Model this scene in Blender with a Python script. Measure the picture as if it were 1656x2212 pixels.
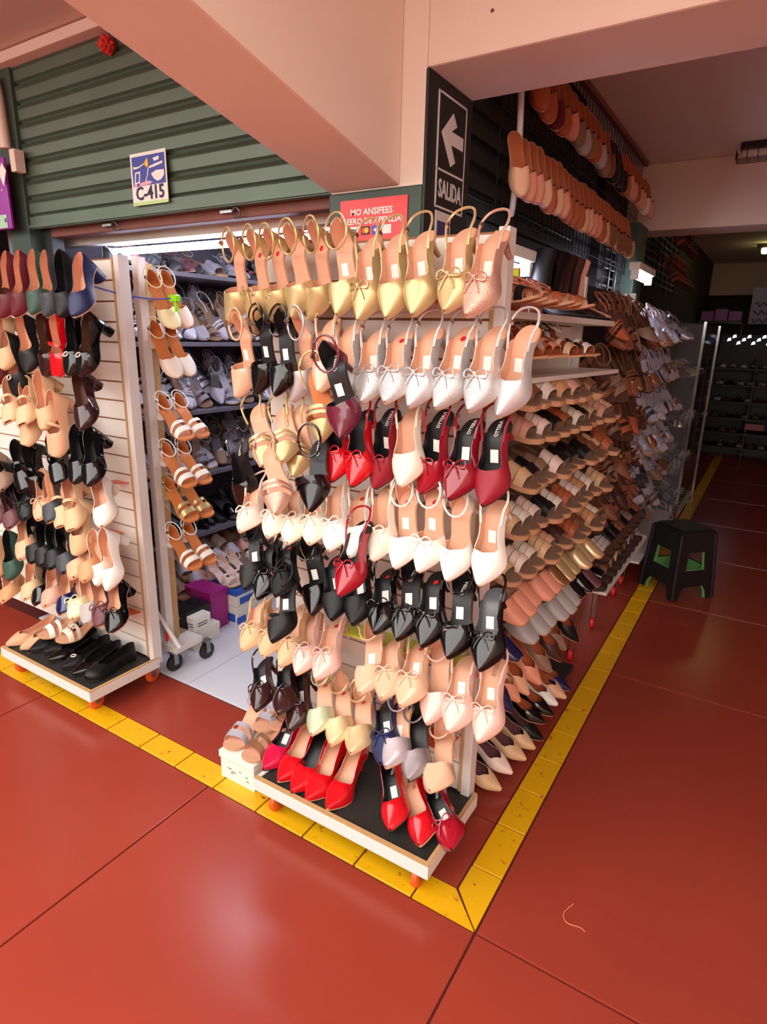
import bpy, bmesh, math, random
import numpy as np
from mathutils import Vector, Matrix

random.seed(7)
scene = bpy.context.scene
for _o in list(bpy.data.objects):
    bpy.data.objects.remove(_o)
COL = scene.collection

# ------------------------------------------------------------------ camera
CAM_LOC = (0.439, -1.236, 1.545)
CAM_R = [(0.847989, 0.529527, 0.022691), (0.165033, -0.223117, -0.96072), (-0.503665, 0.818425, -0.27659)]
CAM_F = 1328.6

cam_data = bpy.data.cameras.new('camera')
cam_data.sensor_fit = 'HORIZONTAL'
cam_data.sensor_width = 36.0
cam_data.lens = CAM_F / 1656.0 * 36.0
cam_data.clip_start = 0.02
cam = bpy.data.objects.new('camera', cam_data)
COL.objects.link(cam)
_r, _d, _f = [Vector(v) for v in CAM_R]
_M = Matrix((( _r.x, -_d.x, -_f.x), (_r.y, -_d.y, -_f.y), (_r.z, -_d.z, -_f.z))).to_4x4()
_M.translation = Vector(CAM_LOC)
cam.matrix_world = _M
scene.camera = cam

# ------------------------------------------------------------------ world and light
WORLD_STRENGTH = 3.9
world = bpy.data.worlds.new('world')
scene.world = world
world.use_nodes = True
_bg = world.node_tree.nodes['Background']
_bg.inputs[0].default_value = (1.0, 0.955, 0.91, 1)
_bg.inputs[1].default_value = WORLD_STRENGTH
TUBE_STRENGTH = 40.0
scene.view_settings.view_transform = 'Standard'
scene.view_settings.look = 'None'
scene.view_settings.gamma = 1.0
scene.view_settings.use_curve_mapping = False
scene.view_settings.exposure = 0.3

# ------------------------------------------------------------------ materials
def lin(c):
    out = []
    for v in c:
        v = v / 255.0
        out.append(v / 12.92 if v <= 0.04045 else ((v + 0.055) / 1.055) ** 2.4)
    return out

MATS = {}
def mat(name, rgb, rough=0.5, metal=0.0, coat=0.0, var=0.08, scale=18.0, bump=0.0, bscale=60.0, spec=0.5, glitter=False):
    if name in MATS:
        return MATS[name]
    m = bpy.data.materials.new(name)
    m.use_nodes = True
    nt = m.node_tree
    b = nt.nodes['Principled BSDF']
    b.inputs['Roughness'].default_value = rough
    b.inputs['Metallic'].default_value = metal
    b.inputs['Coat Weight'].default_value = coat
    b.inputs['Coat Roughness'].default_value = 0.06
    b.inputs['Specular IOR Level'].default_value = spec
    tc = nt.nodes.new('ShaderNodeTexCoord')
    nz = nt.nodes.new('ShaderNodeTexNoise')
    nz.inputs['Scale'].default_value = scale
    nz.inputs['Detail'].default_value = 3
    nt.links.new(tc.outputs['Object'], nz.inputs['Vector'])
    mx = nt.nodes.new('ShaderNodeMix')
    mx.data_type = 'RGBA'
    base = lin(rgb)
    mx.inputs['A'].default_value = [min(1, v * (1 - var)) for v in base] + [1]
    mx.inputs['B'].default_value = [min(1, v * (1 + var)) for v in base] + [1]
    nt.links.new(nz.outputs['Fac'], mx.inputs['Factor'])
    nt.links.new(mx.outputs['Result'], b.inputs['Base Color'])
    if bump > 0 or glitter:
        bp = nt.nodes.new('ShaderNodeBump')
        bp.inputs['Strength'].default_value = 0.7 if glitter else bump
        bp.inputs['Distance'].default_value = 0.001 if glitter else 0.004
        if glitter:
            vo = nt.nodes.new('ShaderNodeTexVoronoi')
            vo.inputs['Scale'].default_value = 420
            nt.links.new(tc.outputs['Object'], vo.inputs['Vector'])
            nt.links.new(vo.outputs['Distance'], bp.inputs['Height'])
        else:
            n2 = nt.nodes.new('ShaderNodeTexNoise')
            n2.inputs['Scale'].default_value = bscale
            n2.inputs['Detail'].default_value = 4
            nt.links.new(tc.outputs['Object'], n2.inputs['Vector'])
            nt.links.new(n2.outputs['Fac'], bp.inputs['Height'])
        nt.links.new(bp.outputs['Normal'], b.inputs['Normal'])
    MATS[name] = m
    return m

def emission(name, rgb, strength):
    m = mat(name, rgb, 0.4)
    b = m.node_tree.nodes['Principled BSDF']
    b.inputs['Emission Color'].default_value = lin(rgb) + [1]
    b.inputs['Emission Strength'].default_value = strength
    return m

def glass(name, rgb=(235, 240, 245), rough=0.05, alpha=0.07):
    if name in MATS:
        return MATS[name]
    m = mat(name, rgb, rough, var=0.02)
    b = m.node_tree.nodes['Principled BSDF']
    b.inputs['Alpha'].default_value = alpha
    return m

def worn(name, rgb, under, amount=0.47, rough=0.4):
    """paint worn away in patches, denser where the noise says"""
    m = mat(name, rgb, rough, var=0.06, scale=9)
    nt = m.node_tree
    b = nt.nodes['Principled BSDF']
    old = b.inputs['Base Color'].links[0].from_socket
    geo = nt.nodes.new('ShaderNodeNewGeometry')
    nz = nt.nodes.new('ShaderNodeTexNoise')
    nz.inputs['Scale'].default_value = 26
    nz.inputs['Detail'].default_value = 8
    nz.inputs['Roughness'].default_value = 0.72
    nt.links.new(geo.outputs['Position'], nz.inputs['Vector'])
    cr = nt.nodes.new('ShaderNodeValToRGB')
    cr.color_ramp.elements[0].position = 0.60
    cr.color_ramp.elements[1].position = 0.66
    nt.links.new(nz.outputs['Fac'], cr.inputs['Fac'])
    mx = nt.nodes.new('ShaderNodeMix')
    mx.data_type = 'RGBA'
    nt.links.new(cr.outputs['Color'], mx.inputs['Factor'])
    nt.links.new(old, mx.inputs['A'])
    mx.inputs['B'].default_value = lin(under) + [1]
    nt.links.new(mx.outputs['Result'], b.inputs['Base Color'])
    return m

M_FLOOR = mat('polished_red_cement', (150, 58, 43), 0.24, var=0.12, scale=2.2, bump=0.02, bscale=9)
M_GROUT = mat('floor_joint', (88, 26, 20), 0.7)
M_YELLOW = worn('yellow_floor_paint', (224, 168, 12), (150, 62, 22), rough=0.38)
M_STOREFLOOR = mat('white_store_tile', (214, 214, 222), 0.25, var=0.03, scale=4)
M_PAINT = mat('cream_wall_paint', (230, 207, 190), 0.75, var=0.04, scale=5, bump=0.12, bscale=14)
M_CEIL = mat('cream_ceiling_paint', (222, 200, 186), 0.8, var=0.04, scale=3)
M_GREEN = mat('dark_green_paint', (58, 74, 62), 0.5, var=0.15, scale=7, bump=0.15, bscale=20)
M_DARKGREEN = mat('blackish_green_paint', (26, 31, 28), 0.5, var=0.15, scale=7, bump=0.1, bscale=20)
M_SHUTTER = mat('shutter_green', (92, 108, 92), 0.42, metal=0.25, var=0.22, scale=4)
M_SHUTTER2 = mat('shutter_dark_green', (34, 40, 36), 0.5, var=0.2, scale=4)
M_LINTEL = mat('brown_wood_lintel', (120, 66, 52), 0.6, var=0.2, scale=12)
M_WHITE = mat('white_melamine', (232, 226, 216), 0.4, var=0.03)
M_FRAME = mat('white_painted_frame', (224, 218, 212), 0.45, var=0.05, bump=0.05)
M_RAW = mat('raw_board_edge', (190, 150, 100), 0.7, var=0.15, scale=40)
M_MAT = mat('black_deck_mat', (38, 37, 34), 0.55, var=0.25, scale=8)
M_GROOVE = mat('groove_board', (150, 96, 62), 0.7, var=0.15)
M_ORANGE = mat('orange_plastic', (226, 92, 34), 0.35)
M_NEON = mat('neon_yellow_plastic', (222, 240, 30), 0.3)
M_METAL = mat('grey_metal', (150, 150, 150), 0.3, metal=0.9)
M_CHROME = mat('chrome_metal', (225, 222, 218), 0.15, metal=1.0)
M_BLACKPL = mat('black_plastic', (24, 23, 23), 0.45, var=0.2, bump=0.05)
M_GREENPL = mat('light_green_plastic', (120, 190, 110), 0.4)
M_PAPER = mat('white_paper', (240, 236, 226), 0.7, var=0.02)
M_RED = mat('red_poster', (226, 32, 30), 0.35, var=0.05)
M_INK = mat('navy_ink', (42, 36, 78), 0.6)
M_BLUE = mat('blue_print', (58, 70, 160), 0.5, var=0.15, scale=20)
M_SIGNW = mat('sign_white', (222, 214, 208), 0.5)
M_CARD = mat('white_cardboard', (232, 226, 214), 0.6, var=0.04)
M_DARK = mat('dark_interior', (40, 34, 34), 0.7, var=0.2, scale=4)
M_WIRE = mat('dark_wire', (52, 48, 46), 0.4, metal=0.6)
M_GLASS = glass('clear_acrylic')

# ------------------------------------------------------------------ mesh helpers
def tag(o, label, cat, group=None, kind=None):
    if label: o['label'] = label
    if cat: o['category'] = cat
    if group: o['group'] = group
    if kind: o['kind'] = kind
    return o

def link(o, parent=None):
    COL.objects.link(o)
    if parent is not None:
        o.parent = parent
    return o

def mesh_obj(name, me, mats=(), parent=None, loc=None):
    o = bpy.data.objects.new(name, me)
    link(o, parent)
    if mats:
        if len(me.materials) == 0:
            for m in mats:
                me.materials.append(m)
        else:
            for i, m in enumerate(mats):
                if i < len(o.material_slots):
                    o.material_slots[i].link = 'OBJECT'
                    o.material_slots[i].material = m
    if loc is not None:
        o.location = loc
    return o

def empty(name, loc=(0, 0, 0), rot=(0, 0, 0)):
    o = bpy.data.objects.new(name, None)
    o.empty_display_size = 0.05
    o.location = loc
    o.rotation_euler = rot
    link(o)
    return o

def boxes_mesh(name, boxes):
    v, f = [], []
    for (x0, x1, y0, y1, z0, z1) in boxes:
        n = len(v)
        v += [(x0, y0, z0), (x1, y0, z0), (x1, y1, z0), (x0, y1, z0), (x0, y0, z1), (x1, y0, z1), (x1, y1, z1), (x0, y1, z1)]
        f += [(n, n+3, n+2, n+1), (n+4, n+5, n+6, n+7), (n, n+1, n+5, n+4), (n+1, n+2, n+6, n+5), (n+2, n+3, n+7, n+6), (n+3, n, n+4, n+7)]
    me = bpy.data.meshes.new(name)
    me.from_pydata(v, [], f)
    return me

def bevel_mesh(me, w, seg=2):
    bm = bmesh.new(); bm.from_mesh(me)
    bmesh.ops.bevel(bm, geom=bm.edges[:], offset=w, segments=seg, affect='EDGES', profile=0.6)
    bm.to_mesh(me); bm.free()
    return me

def box(name, b, m, parent=None, bevel=0.0, base=None):
    """b in world coordinates unless parent carries its own frame; base = parent's world location"""
    x0, x1, y0, y1, z0, z1 = b
    if base is not None:
        x0 -= base[0]; x1 -= base[0]; y0 -= base[1]; y1 -= base[1]; z0 -= base[2]; z1 -= base[2]
    cx, cy, cz = (x0+x1)/2, (y0+y1)/2, (z0+z1)/2
    me = boxes_mesh(name, [(x0-cx, x1-cx, y0-cy, y1-cy, z0-cz, z1-cz)])
    if bevel:
        bevel_mesh(me, bevel)
    return mesh_obj(name, me, [m], parent, (cx, cy, cz))

def poly_prism(name, pts, y0, y1, m, parent=None, axis='Y', loc=None):
    """extrude a 2D outline (a,b): axis Y -> (a, y, b); X -> (x, a, b); Z -> (a, b, z)"""
    def P(a, b, t):
        return (a, t, b) if axis == 'Y' else ((t, a, b) if axis == 'X' else (a, b, t))
    n = len(pts)
    v = [P(a, b, y0) for a, b in pts] + [P(a, b, y1) for a, b in pts]
    f = [tuple(range(n)), tuple(range(2*n-1, n-1, -1))]
    for i in range(n):
        j = (i+1) % n
        f.append((i, i+n, j+n, j))
    me = bpy.data.meshes.new(name)
    me.from_pydata(v, [], f)
    bm = bmesh.new(); bm.from_mesh(me)
    bmesh.ops.recalc_face_normals(bm, faces=bm.faces[:])
    bm.to_mesh(me); bm.free()
    return mesh_obj(name, me, [m], parent, loc)

def loft(rings, cap=True):
    v, f = [], []
    n = len(rings[0])
    for r in rings:
        v += [tuple(p) for p in r]
    for i in range(len(rings)-1):
        for j in range(n):
            k = (j+1) % n
            f.append((i*n+j, i*n+k, (i+1)*n+k, (i+1)*n+j))
    if cap:
        f.append(tuple(range(n-1, -1, -1)))
        f.append(tuple(range((len(rings)-1)*n, len(rings)*n)))
    return v, f

def tube_vf(pts, r, sides=6, closed=False, flat=1.0):
    pts = [Vector(p) for p in pts]
    n = len(pts)
    rings = []
    up0 = Vector((0.13, 0.21, 1)).normalized()
    for i, p in enumerate(pts):
        if closed:
            t = (pts[(i+1) % n] - pts[i-1]).normalized()
        else:
            t = (pts[min(i+1, n-1)] - pts[max(i-1, 0)]).normalized()
        a = t.cross(up0)
        if a.length < 1e-4:
            a = t.cross(Vector((1, 0, 0)))
        a.normalize()
        b = a.cross(t)
        rings.append([p + a*(r*math.cos(2*math.pi*k/sides)) + b*(r*flat*math.sin(2*math.pi*k/sides)) for k in range(sides)])
    if closed:
        v, f = [], []
        for rr in rings: v += [tuple(q) for q in rr]
        for i in range(n):
            for j in range(sides):
                k = (j+1) % sides; i2 = (i+1) % n
                f.append((i*sides+j, i*sides+k, i2*sides+k, i2*sides+j))
        return v, f
    return loft(rings)

def smooth_path(pts, n=5, closed=False):
    pts = [Vector(p) for p in pts]
    out = []
    m = len(pts)
    rng = range(m if closed else m-1)
    for i in rng:
        p1, p2 = pts[i], pts[(i+1) % m]
        p0 = pts[i-1] if (closed or i > 0) else p1*2 - p2
        p3 = pts[(i+2) % m] if (closed or i+2 < m) else p2*2 - p1
        for k in range(n):
            t = k/n
            out.append(0.5*((2*p1) + (p2-p0)*t + (2*p0-5*p1+4*p2-p3)*t*t + (3*p1-p0-3*p2+p3)*t**3))
    if not closed:
        out.append(pts[-1])
    return out

def vf_mesh(name, parts, smooth=True, angle=50):
    """parts: list of (verts, faces, slot)"""
    V, F, S = [], [], []
    for v, f, s in parts:
        n = len(V)
        V += [tuple(p) for p in v]
        F += [tuple(i+n for i in q) for q in f]
        S += [s]*len(f)
    me = bpy.data.meshes.new(name)
    me.from_pydata(V, [], F)
    me.polygons.foreach_set('material_index', S)
    bm = bmesh.new(); bm.from_mesh(me)
    bmesh.ops.recalc_face_normals(bm, faces=bm.faces[:])
    bm.to_mesh(me); bm.free()
    if smooth:
        me.polygons.foreach_set('use_smooth', [True]*len(me.polygons))
        me.set_sharp_from_angle(angle=math.radians(angle))
    me.update()
    return me

def tube(name, pts, r, m, parent=None, sides=8, closed=False):
    v, f = tube_vf(pts, r, sides, closed)
    return mesh_obj(name, vf_mesh(name, [(v, f, 0)]), [m], parent)

def text_mesh(body, size=1.0, extrude=0.0, align='CENTER', bold=0.0):
    cu = bpy.data.curves.new('lettering', 'FONT')
    cu.body = body; cu.size = size; cu.extrude = extrude
    cu.align_x = align; cu.align_y = 'CENTER'; cu.offset = bold
    cu.resolution_u = 2
    o = bpy.data.objects.new('lettering', cu)
    COL.objects.link(o)
    dg = bpy.context.evaluated_depsgraph_get()
    me = bpy.data.meshes.new_from_object(o.evaluated_get(dg))
    bpy.data.objects.remove(o)
    me.materials.clear()
    return me

# ------------------------------------------------------------------ structure: floor
floor = mesh_obj('floor', boxes_mesh('floor', [(-7, 4, -5.3, 10.4, -0.06, -0.006)]), [M_GROUT])
tag(floor, 'polished red cement floor laid in large slabs', None, kind='structure')
J = 0.003
def slab(x0, x1, y0, y1):
    b = box('slab', (x0+J, x1-J, y0+J, y1-J, -0.03, 0.0), M_FLOOR, floor, bevel=0.0025)
    return b
XS = [-6.12, -5.1, -4.08, -3.06, -2.04, -1.02, 0.0, 1.04, 2.08, 3.12]
YS = [-5.0, -4.16, -3.12, -2.08, -1.04, 0.0]
for i in range(len(XS)-1):
    for j in range(len(YS)-1):
        slab(XS[i], XS[i+1], YS[j], YS[j+1])
YB = [0.0, 1.6, 2.64, 3.68, 4.72, 5.76, 6.8, 7.84, 8.88, 10.3]
for i in range(6, len(XS)-1):
    for j in range(len(YB)-1):
        slab(XS[i], XS[i+1], YB[j], YB[j+1])
for a, b_ in [(-6.0, -3.06), (-3.06, -2.04), (-2.04, -0.1)]:
    slab(a, b_, 0.1, 0.4)
for j in range(len(YB)-1):
    slab(-0.6, -0.1, 0.4 if j == 0 else YB[j], YB[j+1])
# yellow line
line = mesh_obj('trim_1', boxes_mesh('trim_1', [(-6.0, 0.0, 0.0, 0.1, -0.05, -0.005), (-0.1, 0.0, 0.1, 10.3, -0.05, -0.005)]), [M_GROUT])
tag(line, 'yellow painted tile line edging the shop floor', None, kind='structure')
G = 0.003
t_x = boxes_mesh('tile', [(-0.1+G, 0.1-G, -0.05+0.003, 0.05-0.003, -0.02, 0.0015)]); bevel_mesh(t_x, 0.0012, 1)
t_y = boxes_mesh('tile', [(-0.05+0.003, 0.05-0.003, -0.1+G, 0.1-G, -0.02, 0.0015)]); bevel_mesh(t_y, 0.0012, 1)
for k in range(1, 22):
    mesh_obj('tile', t_x, [M_YELLOW], line, (-0.2*k-0.1, 0.05, 0))
for k in range(1, 50):
    mesh_obj('tile', t_y, [M_YELLOW], line, (-0.05, 0.2*k+0.1, 0))
poly_prism('tile', [(-0.2+G, 0.003), (-0.006, 0.003), (-0.103, 0.097), (-0.2+G, 0.097)], -0.02, 0.0015, M_YELLOW, line, axis='Z')
poly_prism('tile', [(-0.003, 0.006), (-0.003, 0.2-G), (-0.097, 0.2-G), (-0.097, 0.103)], -0.02, 0.0015, M_YELLOW, line, axis='Z')
# store floor
sf = mesh_obj('floor_store', boxes_mesh('floor_store', [(-2.8, -0.6, 0.402, 2.9, -0.05, -0.004)]), [M_GROUT])
tag(sf, 'white glazed tile floor inside the shoe shop', None, kind='structure')
for x0, x1 in [(-2.79, -2.19), (-2.19, -1.59), (-1.59, -0.99), (-0.99, -0.6)]:
    for y0, y1 in [(0.405, 1.005), (1.005, 1.605), (1.605, 2.205), (2.205, 2.9)]:
        box('tile', (x0+0.0015, x1-0.0015, y0+0.0015, y1-0.0015, -0.02, 0.004), M_STOREFLOOR, sf, bevel=0.001)

# ------------------------------------------------------------------ structure: walls, beams, ceiling
ZC = 2.66
def struct(name, b, m, label, bevel=0.0):
    o = box(name, b, m, bevel=bevel)
    return tag(o, label, None, kind='structure')
struct('ceiling', (-6.2, 2.6, -1.0, 10.3, ZC, ZC+0.12), M_CEIL, 'cream painted ceiling above the arcade and corridor')
struct('unseen_wall_right', (2.6, 2.75, -5.0, 10.3, 0, ZC), M_CEIL, 'painted wall on the far side of the corridor, out of view and lengthened to cut side light')  # unseen; added to keep the corridor dark, runs on to block side light
struct('wall_end', (-0.62, 2.6, 9.75, 9.9, 0, 2.24), M_DARK, 'dark wall closing the far end of the corridor')
struct('unseen_wall_opposite', (-6.2, 2.75, -5.15, -5.0, 0, 1.7), mat('unseen_tan_wall', (176, 140, 118), 0.8), 'unseen tan wall added behind the viewer to shape daylight and reflections')  # out of view, added and kept low to steer sky light and reflections
struct('wall_left', (-6.2, -6.05, -5.0, 3.0, 0, ZC), M_DARK, 'dark wall of the neighbouring stall')
struct('wall_back', (-6.2, -0.6, 2.9, 3.05, 0, ZC), M_DARK, 'dark rear wall of the shoe shop')
struct('wall_partition', (-2.85, -2.79, 0.55, 2.9, 0, ZC), mat('grey_partition', (120, 114, 128), 0.7, var=0.1), 'partition wall behind the shop wall shelves')
struct('wall_corridor', (-0.75, -0.60, 3.05, 9.75, 0, ZC), M_DARK, 'dark shop fronts lining the corridor')
struct('wall_upper', (-0.70, -0.66, 0.8, 3.1, 1.93, ZC), M_DARK, 'dark fascia above the corridor side of the shop')
struct('ceiling_store', (-2.79, -0.62, 0.72, 2.9, 2.16, 2.2), M_WHITE, 'white ceiling inside the shoe shop')
# corner pillar: cream above, green below
struct('pillar_upper', (-0.855, -0.522, 0.502, 0.80, 1.965, ZC), M_PAINT, 'cream upper part of the corner pillar', 0.006)
struct('pillar_lower', (-0.86, -0.524, 0.498, 0.798, 0, 1.97), M_GREEN, 'dark green lower part of the corner pillar', 0.006)
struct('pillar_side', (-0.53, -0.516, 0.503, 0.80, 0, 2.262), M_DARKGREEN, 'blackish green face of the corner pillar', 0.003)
# sloping beam that comes down onto the pillar (runs toward the viewer)
_sl = (2.157-1.979)/(0.51+0.324)
def zsl(y): return 1.972 + _sl*(0.5-y)
bm_ = poly_prism('beam_sloping', [(0.502, zsl(0.5)), (-2.2, zsl(-2.2)), (-2.2, zsl(-2.2)+0.9), (0.502, zsl(0.5)+0.9)], -0.86, -0.60, M_PAINT, axis='X')
bevel_mesh(bm_.data, 0.008, 2)
tag(bm_, 'sloping cream concrete beam running down to the corner pillar', None, kind='structure')
b1 = box('beam_corridor', (-0.522, 2.6, 0.50, 0.80, 2.262, ZC), M_PAINT, bevel=0.007)
tag(b1, 'cream concrete beam across the corridor mouth', None, kind='structure')
# paint chips on the beam face
for (cx, cz, s) in [(-0.21, 2.405, 0.010), (-0.225, 2.385, 0.006), (-0.255, 2.40, 0.005), (-0.335, 2.355, 0.005)]:
    pts = [(cx + s*math.cos(a)*random.uniform(0.6, 1.3), cz + s*math.sin(a)*random.uniform(0.6, 1.2)) for a in [k*math.pi/3.5 for k in range(7)]]
    poly_prism('paint_chip', [(x-b1.location.x, z-b1.location.z) for x, z in pts], 0.4985-b1.location.y, 0.502-b1.location.y, M_LINTEL, b1)
struct('beam_second', (-0.60, 2.6, 3.50, 3.80, 2.255, ZC), M_PAINT, 'second cream beam across the corridor', 0.006)
struct('beam_third', (-0.62, 2.6, 9.55, 9.8, 2.22, ZC), M_CEIL, 'farthest pale beam across the corridor', 0.006)
struct('pillar_second', (-0.56, -0.43, 3.14, 3.42, 0, 2.255), M_GREEN, 'green steel post between the corridor shops', 0.004)
# wall above the shutter with a painted ledge
struct('wall_front', (-2.66, -0.86, 0.54, 0.60, 2.62, ZC), M_PAINT, 'cream strip of wall above the roller shutter')
struct('trim_2', (-6.0, -0.86, 0.46, 0.54, 2.615, 2.655), M_PAINT, 'cream plaster ledge above the roller shutter', 0.004)
struct('post_left', (-2.73, -2.575, 0.50, 0.60, 0, ZC), M_GREEN, 'green metal door post beside the shutter', 0.004)
struct('post_inner', (-2.57, -2.50, 0.56, 0.62, 0, 2.0), M_DARKGREEN, 'dark shutter guide rail below the shutter', 0.002)
struct('trim_3', (-2.50, -0.86, 0.56, 0.62, 1.942, 1.99), M_LINTEL, 'brown wooden lintel under the roller shutter', 0.004)
struct('trim_4', (-2.78, -0.88, 0.68, 0.74, 1.922, 2.16), M_WHITE, 'white fascia board behind the lintel', 0.003)

# ------------------------------------------------------------------ roller shutters
def shutter(name, x0, x1, y, z0, n, pitch, m, label, axis='X'):
    root = empty(name, (x0, y, z0) if axis == 'X' else (y, x0, z0))
    tag(root, label, 'shutter')
    w = x1-x0
    prof = [(0.0, 0.0), (0.004, 0.004), (0.0, 0.010), (-0.012, 0.016), (-0.014, 0.058*pitch/0.08), (-0.012, 0.062*pitch/0.08), (-0.020, 0.066*pitch/0.08), (-0.012, 0.070*pitch/0.08), (-0.018, 0.074*pitch/0.08), (0.0, pitch-0.0015), (0.004, pitch-0.001)]
    v, f = [], []
    for t in (0, w):
        for (d, z) in prof:
            v.append((t, d, z) if axis == 'X' else (-d, t, z))
    n_ = len(prof)
    for i in range(n_-1):
        f.append((i, i+1, n_+i+1, n_+i))
    me = bpy.data.meshes.new('slat'); me.from_pydata(v, [], f)
    for k in range(n):
        mesh_obj('slat', me, [m], root, (0, 0, 0.05+k*pitch))
    if axis == 'X':
        mesh_obj('bottom_bar', boxes_mesh('bottom_bar', [(0, w, -0.018, 0.012, 0, 0.05), (0, w, -0.026, 0.0, 0.004, 0.016)]), [m], root)
    else:
        mesh_obj('bottom_bar', boxes_mesh('bottom_bar', [(-0.012, 0.018, 0, w, 0, 0.05)]), [m], root)
    return root
shutter('roller_shutter', -2.575, -0.86, 0.53, 1.975, 8, 0.075, M_SHUTTER, 'green steel roller shutter half raised above the shop front')
shutter('roller_shutter', 0.80, 2.2, -0.575, 1.90, 9, 0.08, M_SHUTTER2, 'dark roller shutter on the corridor side behind the exit sign', axis='Y')

# ------------------------------------------------------------------ shoe library
def pc(pts, x):
    """monotone piecewise cubic through control points"""
    xs = [p[0] for p in pts]; ys = [p[1] for p in pts]
    if x <= xs[0]: return ys[0]
    if x >= xs[-1]: return ys[-1]
    n = len(xs)
    d = [(ys[i+1]-ys[i])/(xs[i+1]-xs[i]) for i in range(n-1)]
    m = [d[0]] + [0 if d[i-1]*d[i] <= 0 else 2*d[i-1]*d[i]/(d[i-1]+d[i]) for i in range(1, n-1)] + [d[-1]]
    i = max(k for k in range(n-1) if xs[k] <= x)
    h = xs[i+1]-xs[i]; t = (x-xs[i])/h
    return ((2*t**3-3*t*t+1)*ys[i] + (t**3-2*t*t+t)*h*m[i] + (-2*t**3+3*t*t)*ys[i+1] + (t**3-t*t)*h*m[i+1])

HEELW = [(0, 0), (0.012, 0.012), (0.035, 0.0195), (0.08, 0.0255), (0.16, 0.0285), (0.3, 0.0265), (0.42, 0.0265), (0.58, 0.036), (0.69, 0.0405)]
TOES = {
    'pointed': [(0.78, 0.036), (0.88, 0.0235), (0.95, 0.0125), (0.985, 0.006), (1.0, 0.002)],
    'square': [(0.80, 0.040), (0.9, 0.0345), (0.965, 0.028), (0.99, 0.023), (1.0, 0.016)],
    'almond': [(0.80, 0.039), (0.9, 0.030), (0.96, 0.019), (0.99, 0.010), (1.0, 0.003)],
    'round': [(0.80, 0.041), (0.9, 0.036), (0.96, 0.025), (0.99, 0.013), (1.0, 0.003)],
}
class Shoe:
    def __init__(s, L=0.235, h=0.06, toe='pointed', plat=0.004, heel='stiletto', H=None):
        s.L, s.h, s.toe, s.plat, s.heel = L, h, toe, plat, heel
        s.W = HEELW + TOES[toe]
        s.Hp = H or [(0, 0.062), (0.3, 0.062), (0.55, 0.060), (0.64, 0.055), (0.75, 0.043), (0.88, 0.027), (1, 0.011)]
    def w(s, t): return pc(s.W, t)
    def z(s, t):
        a = min(max((t-0.17)/(0.66-0.17), 0), 1)
        a = a*a*(3-2*a)
        return s.plat + (s.h)*(1-a) + 0.10*max(t-0.72, 0)**2
    def H(s, t): return pc(s.Hp, t)

def svals(s0, s1, n=22, dense0=False):
    out = []
    for i in range(n+1):
        u = i/n
        if dense0: u = u**1.5
        out.append(s0+(s1-s0)*u)
    if s1 >= 0.999:
        out = [v for v in out if v < 0.975] + [0.975, 0.99, 0.997, 1.0]
    return out

def upper_vf(S, s0, s1, rp, nT=6, n=22, hs=1.0, px=0.62, widen=1.0):
    """open shell: from each sole edge up to fraction r(s) of the arch"""
    sv = svals(s0, s1, n, dense0=(s0 == 0))
    V, F = [], []
    for side in (1, -1):
        off = len(V)
        for t in sv:
            w = S.w(t)*widen + 0.0008; zz = S.z(t)-0.001; Hh = S.H(t)*hs
            r = min(max(pc(rp, t), 0.02), 1.0)
            pm = math.asin(r)
            for k in range(nT+1):
                ph = pm*k/nT
                c = max(math.cos(ph), 0.0)
                x = w*(c**px)
                if r >= 0.9999 and k == nT: x = 0.0
                V.append((side*x, S.L*t, zz + Hh*math.sin(ph)**0.92))
        m = nT+1
        for i in range(len(sv)-1):
            for k in range(nT):
                a, b, c_, d = off+i*m+k, off+(i+1)*m+k, off+(i+1)*m+k+1, off+i*m+k+1
                F.append((a, b, c_, d) if side == 1 else (d, c_, b, a))
    return V, F

def shell_mesh(name, V, F, thick=0.0018):
    me = bpy.data.meshes.new(name)
    me.from_pydata(V, [], F)
    bm = bmesh.new(); bm.from_mesh(me)
    bmesh.ops.remove_doubles(bm, verts=bm.verts[:], dist=0.00004)
    bmesh.ops.dissolve_degenerate(bm, edges=bm.edges[:], dist=0.00003)
    bm.normal_update()
    # outward = away from the middle line of the foot
    sgn = 0.0
    for f in bm.faces:
        c = f.calc_center_median()
        sgn += f.normal.dot(Vector((c.x, 0, 0.012)))*f.calc_area()
    if sgn < 0:
        bmesh.ops.reverse_faces(bm, faces=bm.faces[:])
    bm.to_mesh(me); bm.free()
    me.materials.append(None); me.materials.append(None)
    o = bpy.data.objects.new(name, me); COL.objects.link(o)
    md = o.modifiers.new('s', 'SOLIDIFY')
    md.thickness = thick; md.offset = -1; md.material_offset = 1; md.material_offset_rim = 0
    dg = bpy.context.evaluated_depsgraph_get()
    out = bpy.data.meshes.new_from_object(o.evaluated_get(dg))
    bpy.data.objects.remove(o); bpy.data.meshes.remove(me)
    out.polygons.foreach_set('use_smooth', [True]*len(out.polygons))
    out.set_sharp_from_angle(angle=math.radians(60))
    out.name = name
    return out

def slab_vf(S, s0, s1, top, bot, k=1.0, n=22):
    """solid following the foot bed; top(t), bot(t) heights"""
    sv = svals(s0, s1, n, dense0=(s0 == 0))
    V, F = [], []
    for t in sv:
        w = S.w(t)*k
        y = S.L*(0.5+(t-0.5)*(1-(1-k)*0.35))
        V += [(-w, y, top(t)), (0, y, top(t)), (w, y, top(t)), (w, y, bot(t)), (-w, y, bot(t))]
    for i in range(len(sv)-1):
        a, b = i*5, (i+1)*5
        for j in range(5):
            q = (j+1) % 5
            F.append((a+j, a+q, b+q, b+j))
    F.append((0, 4, 3, 2, 1)); m = (len(sv)-1)*5
    F.append((m, m+1, m+2, m+3, m+4))
    return V, F

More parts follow.
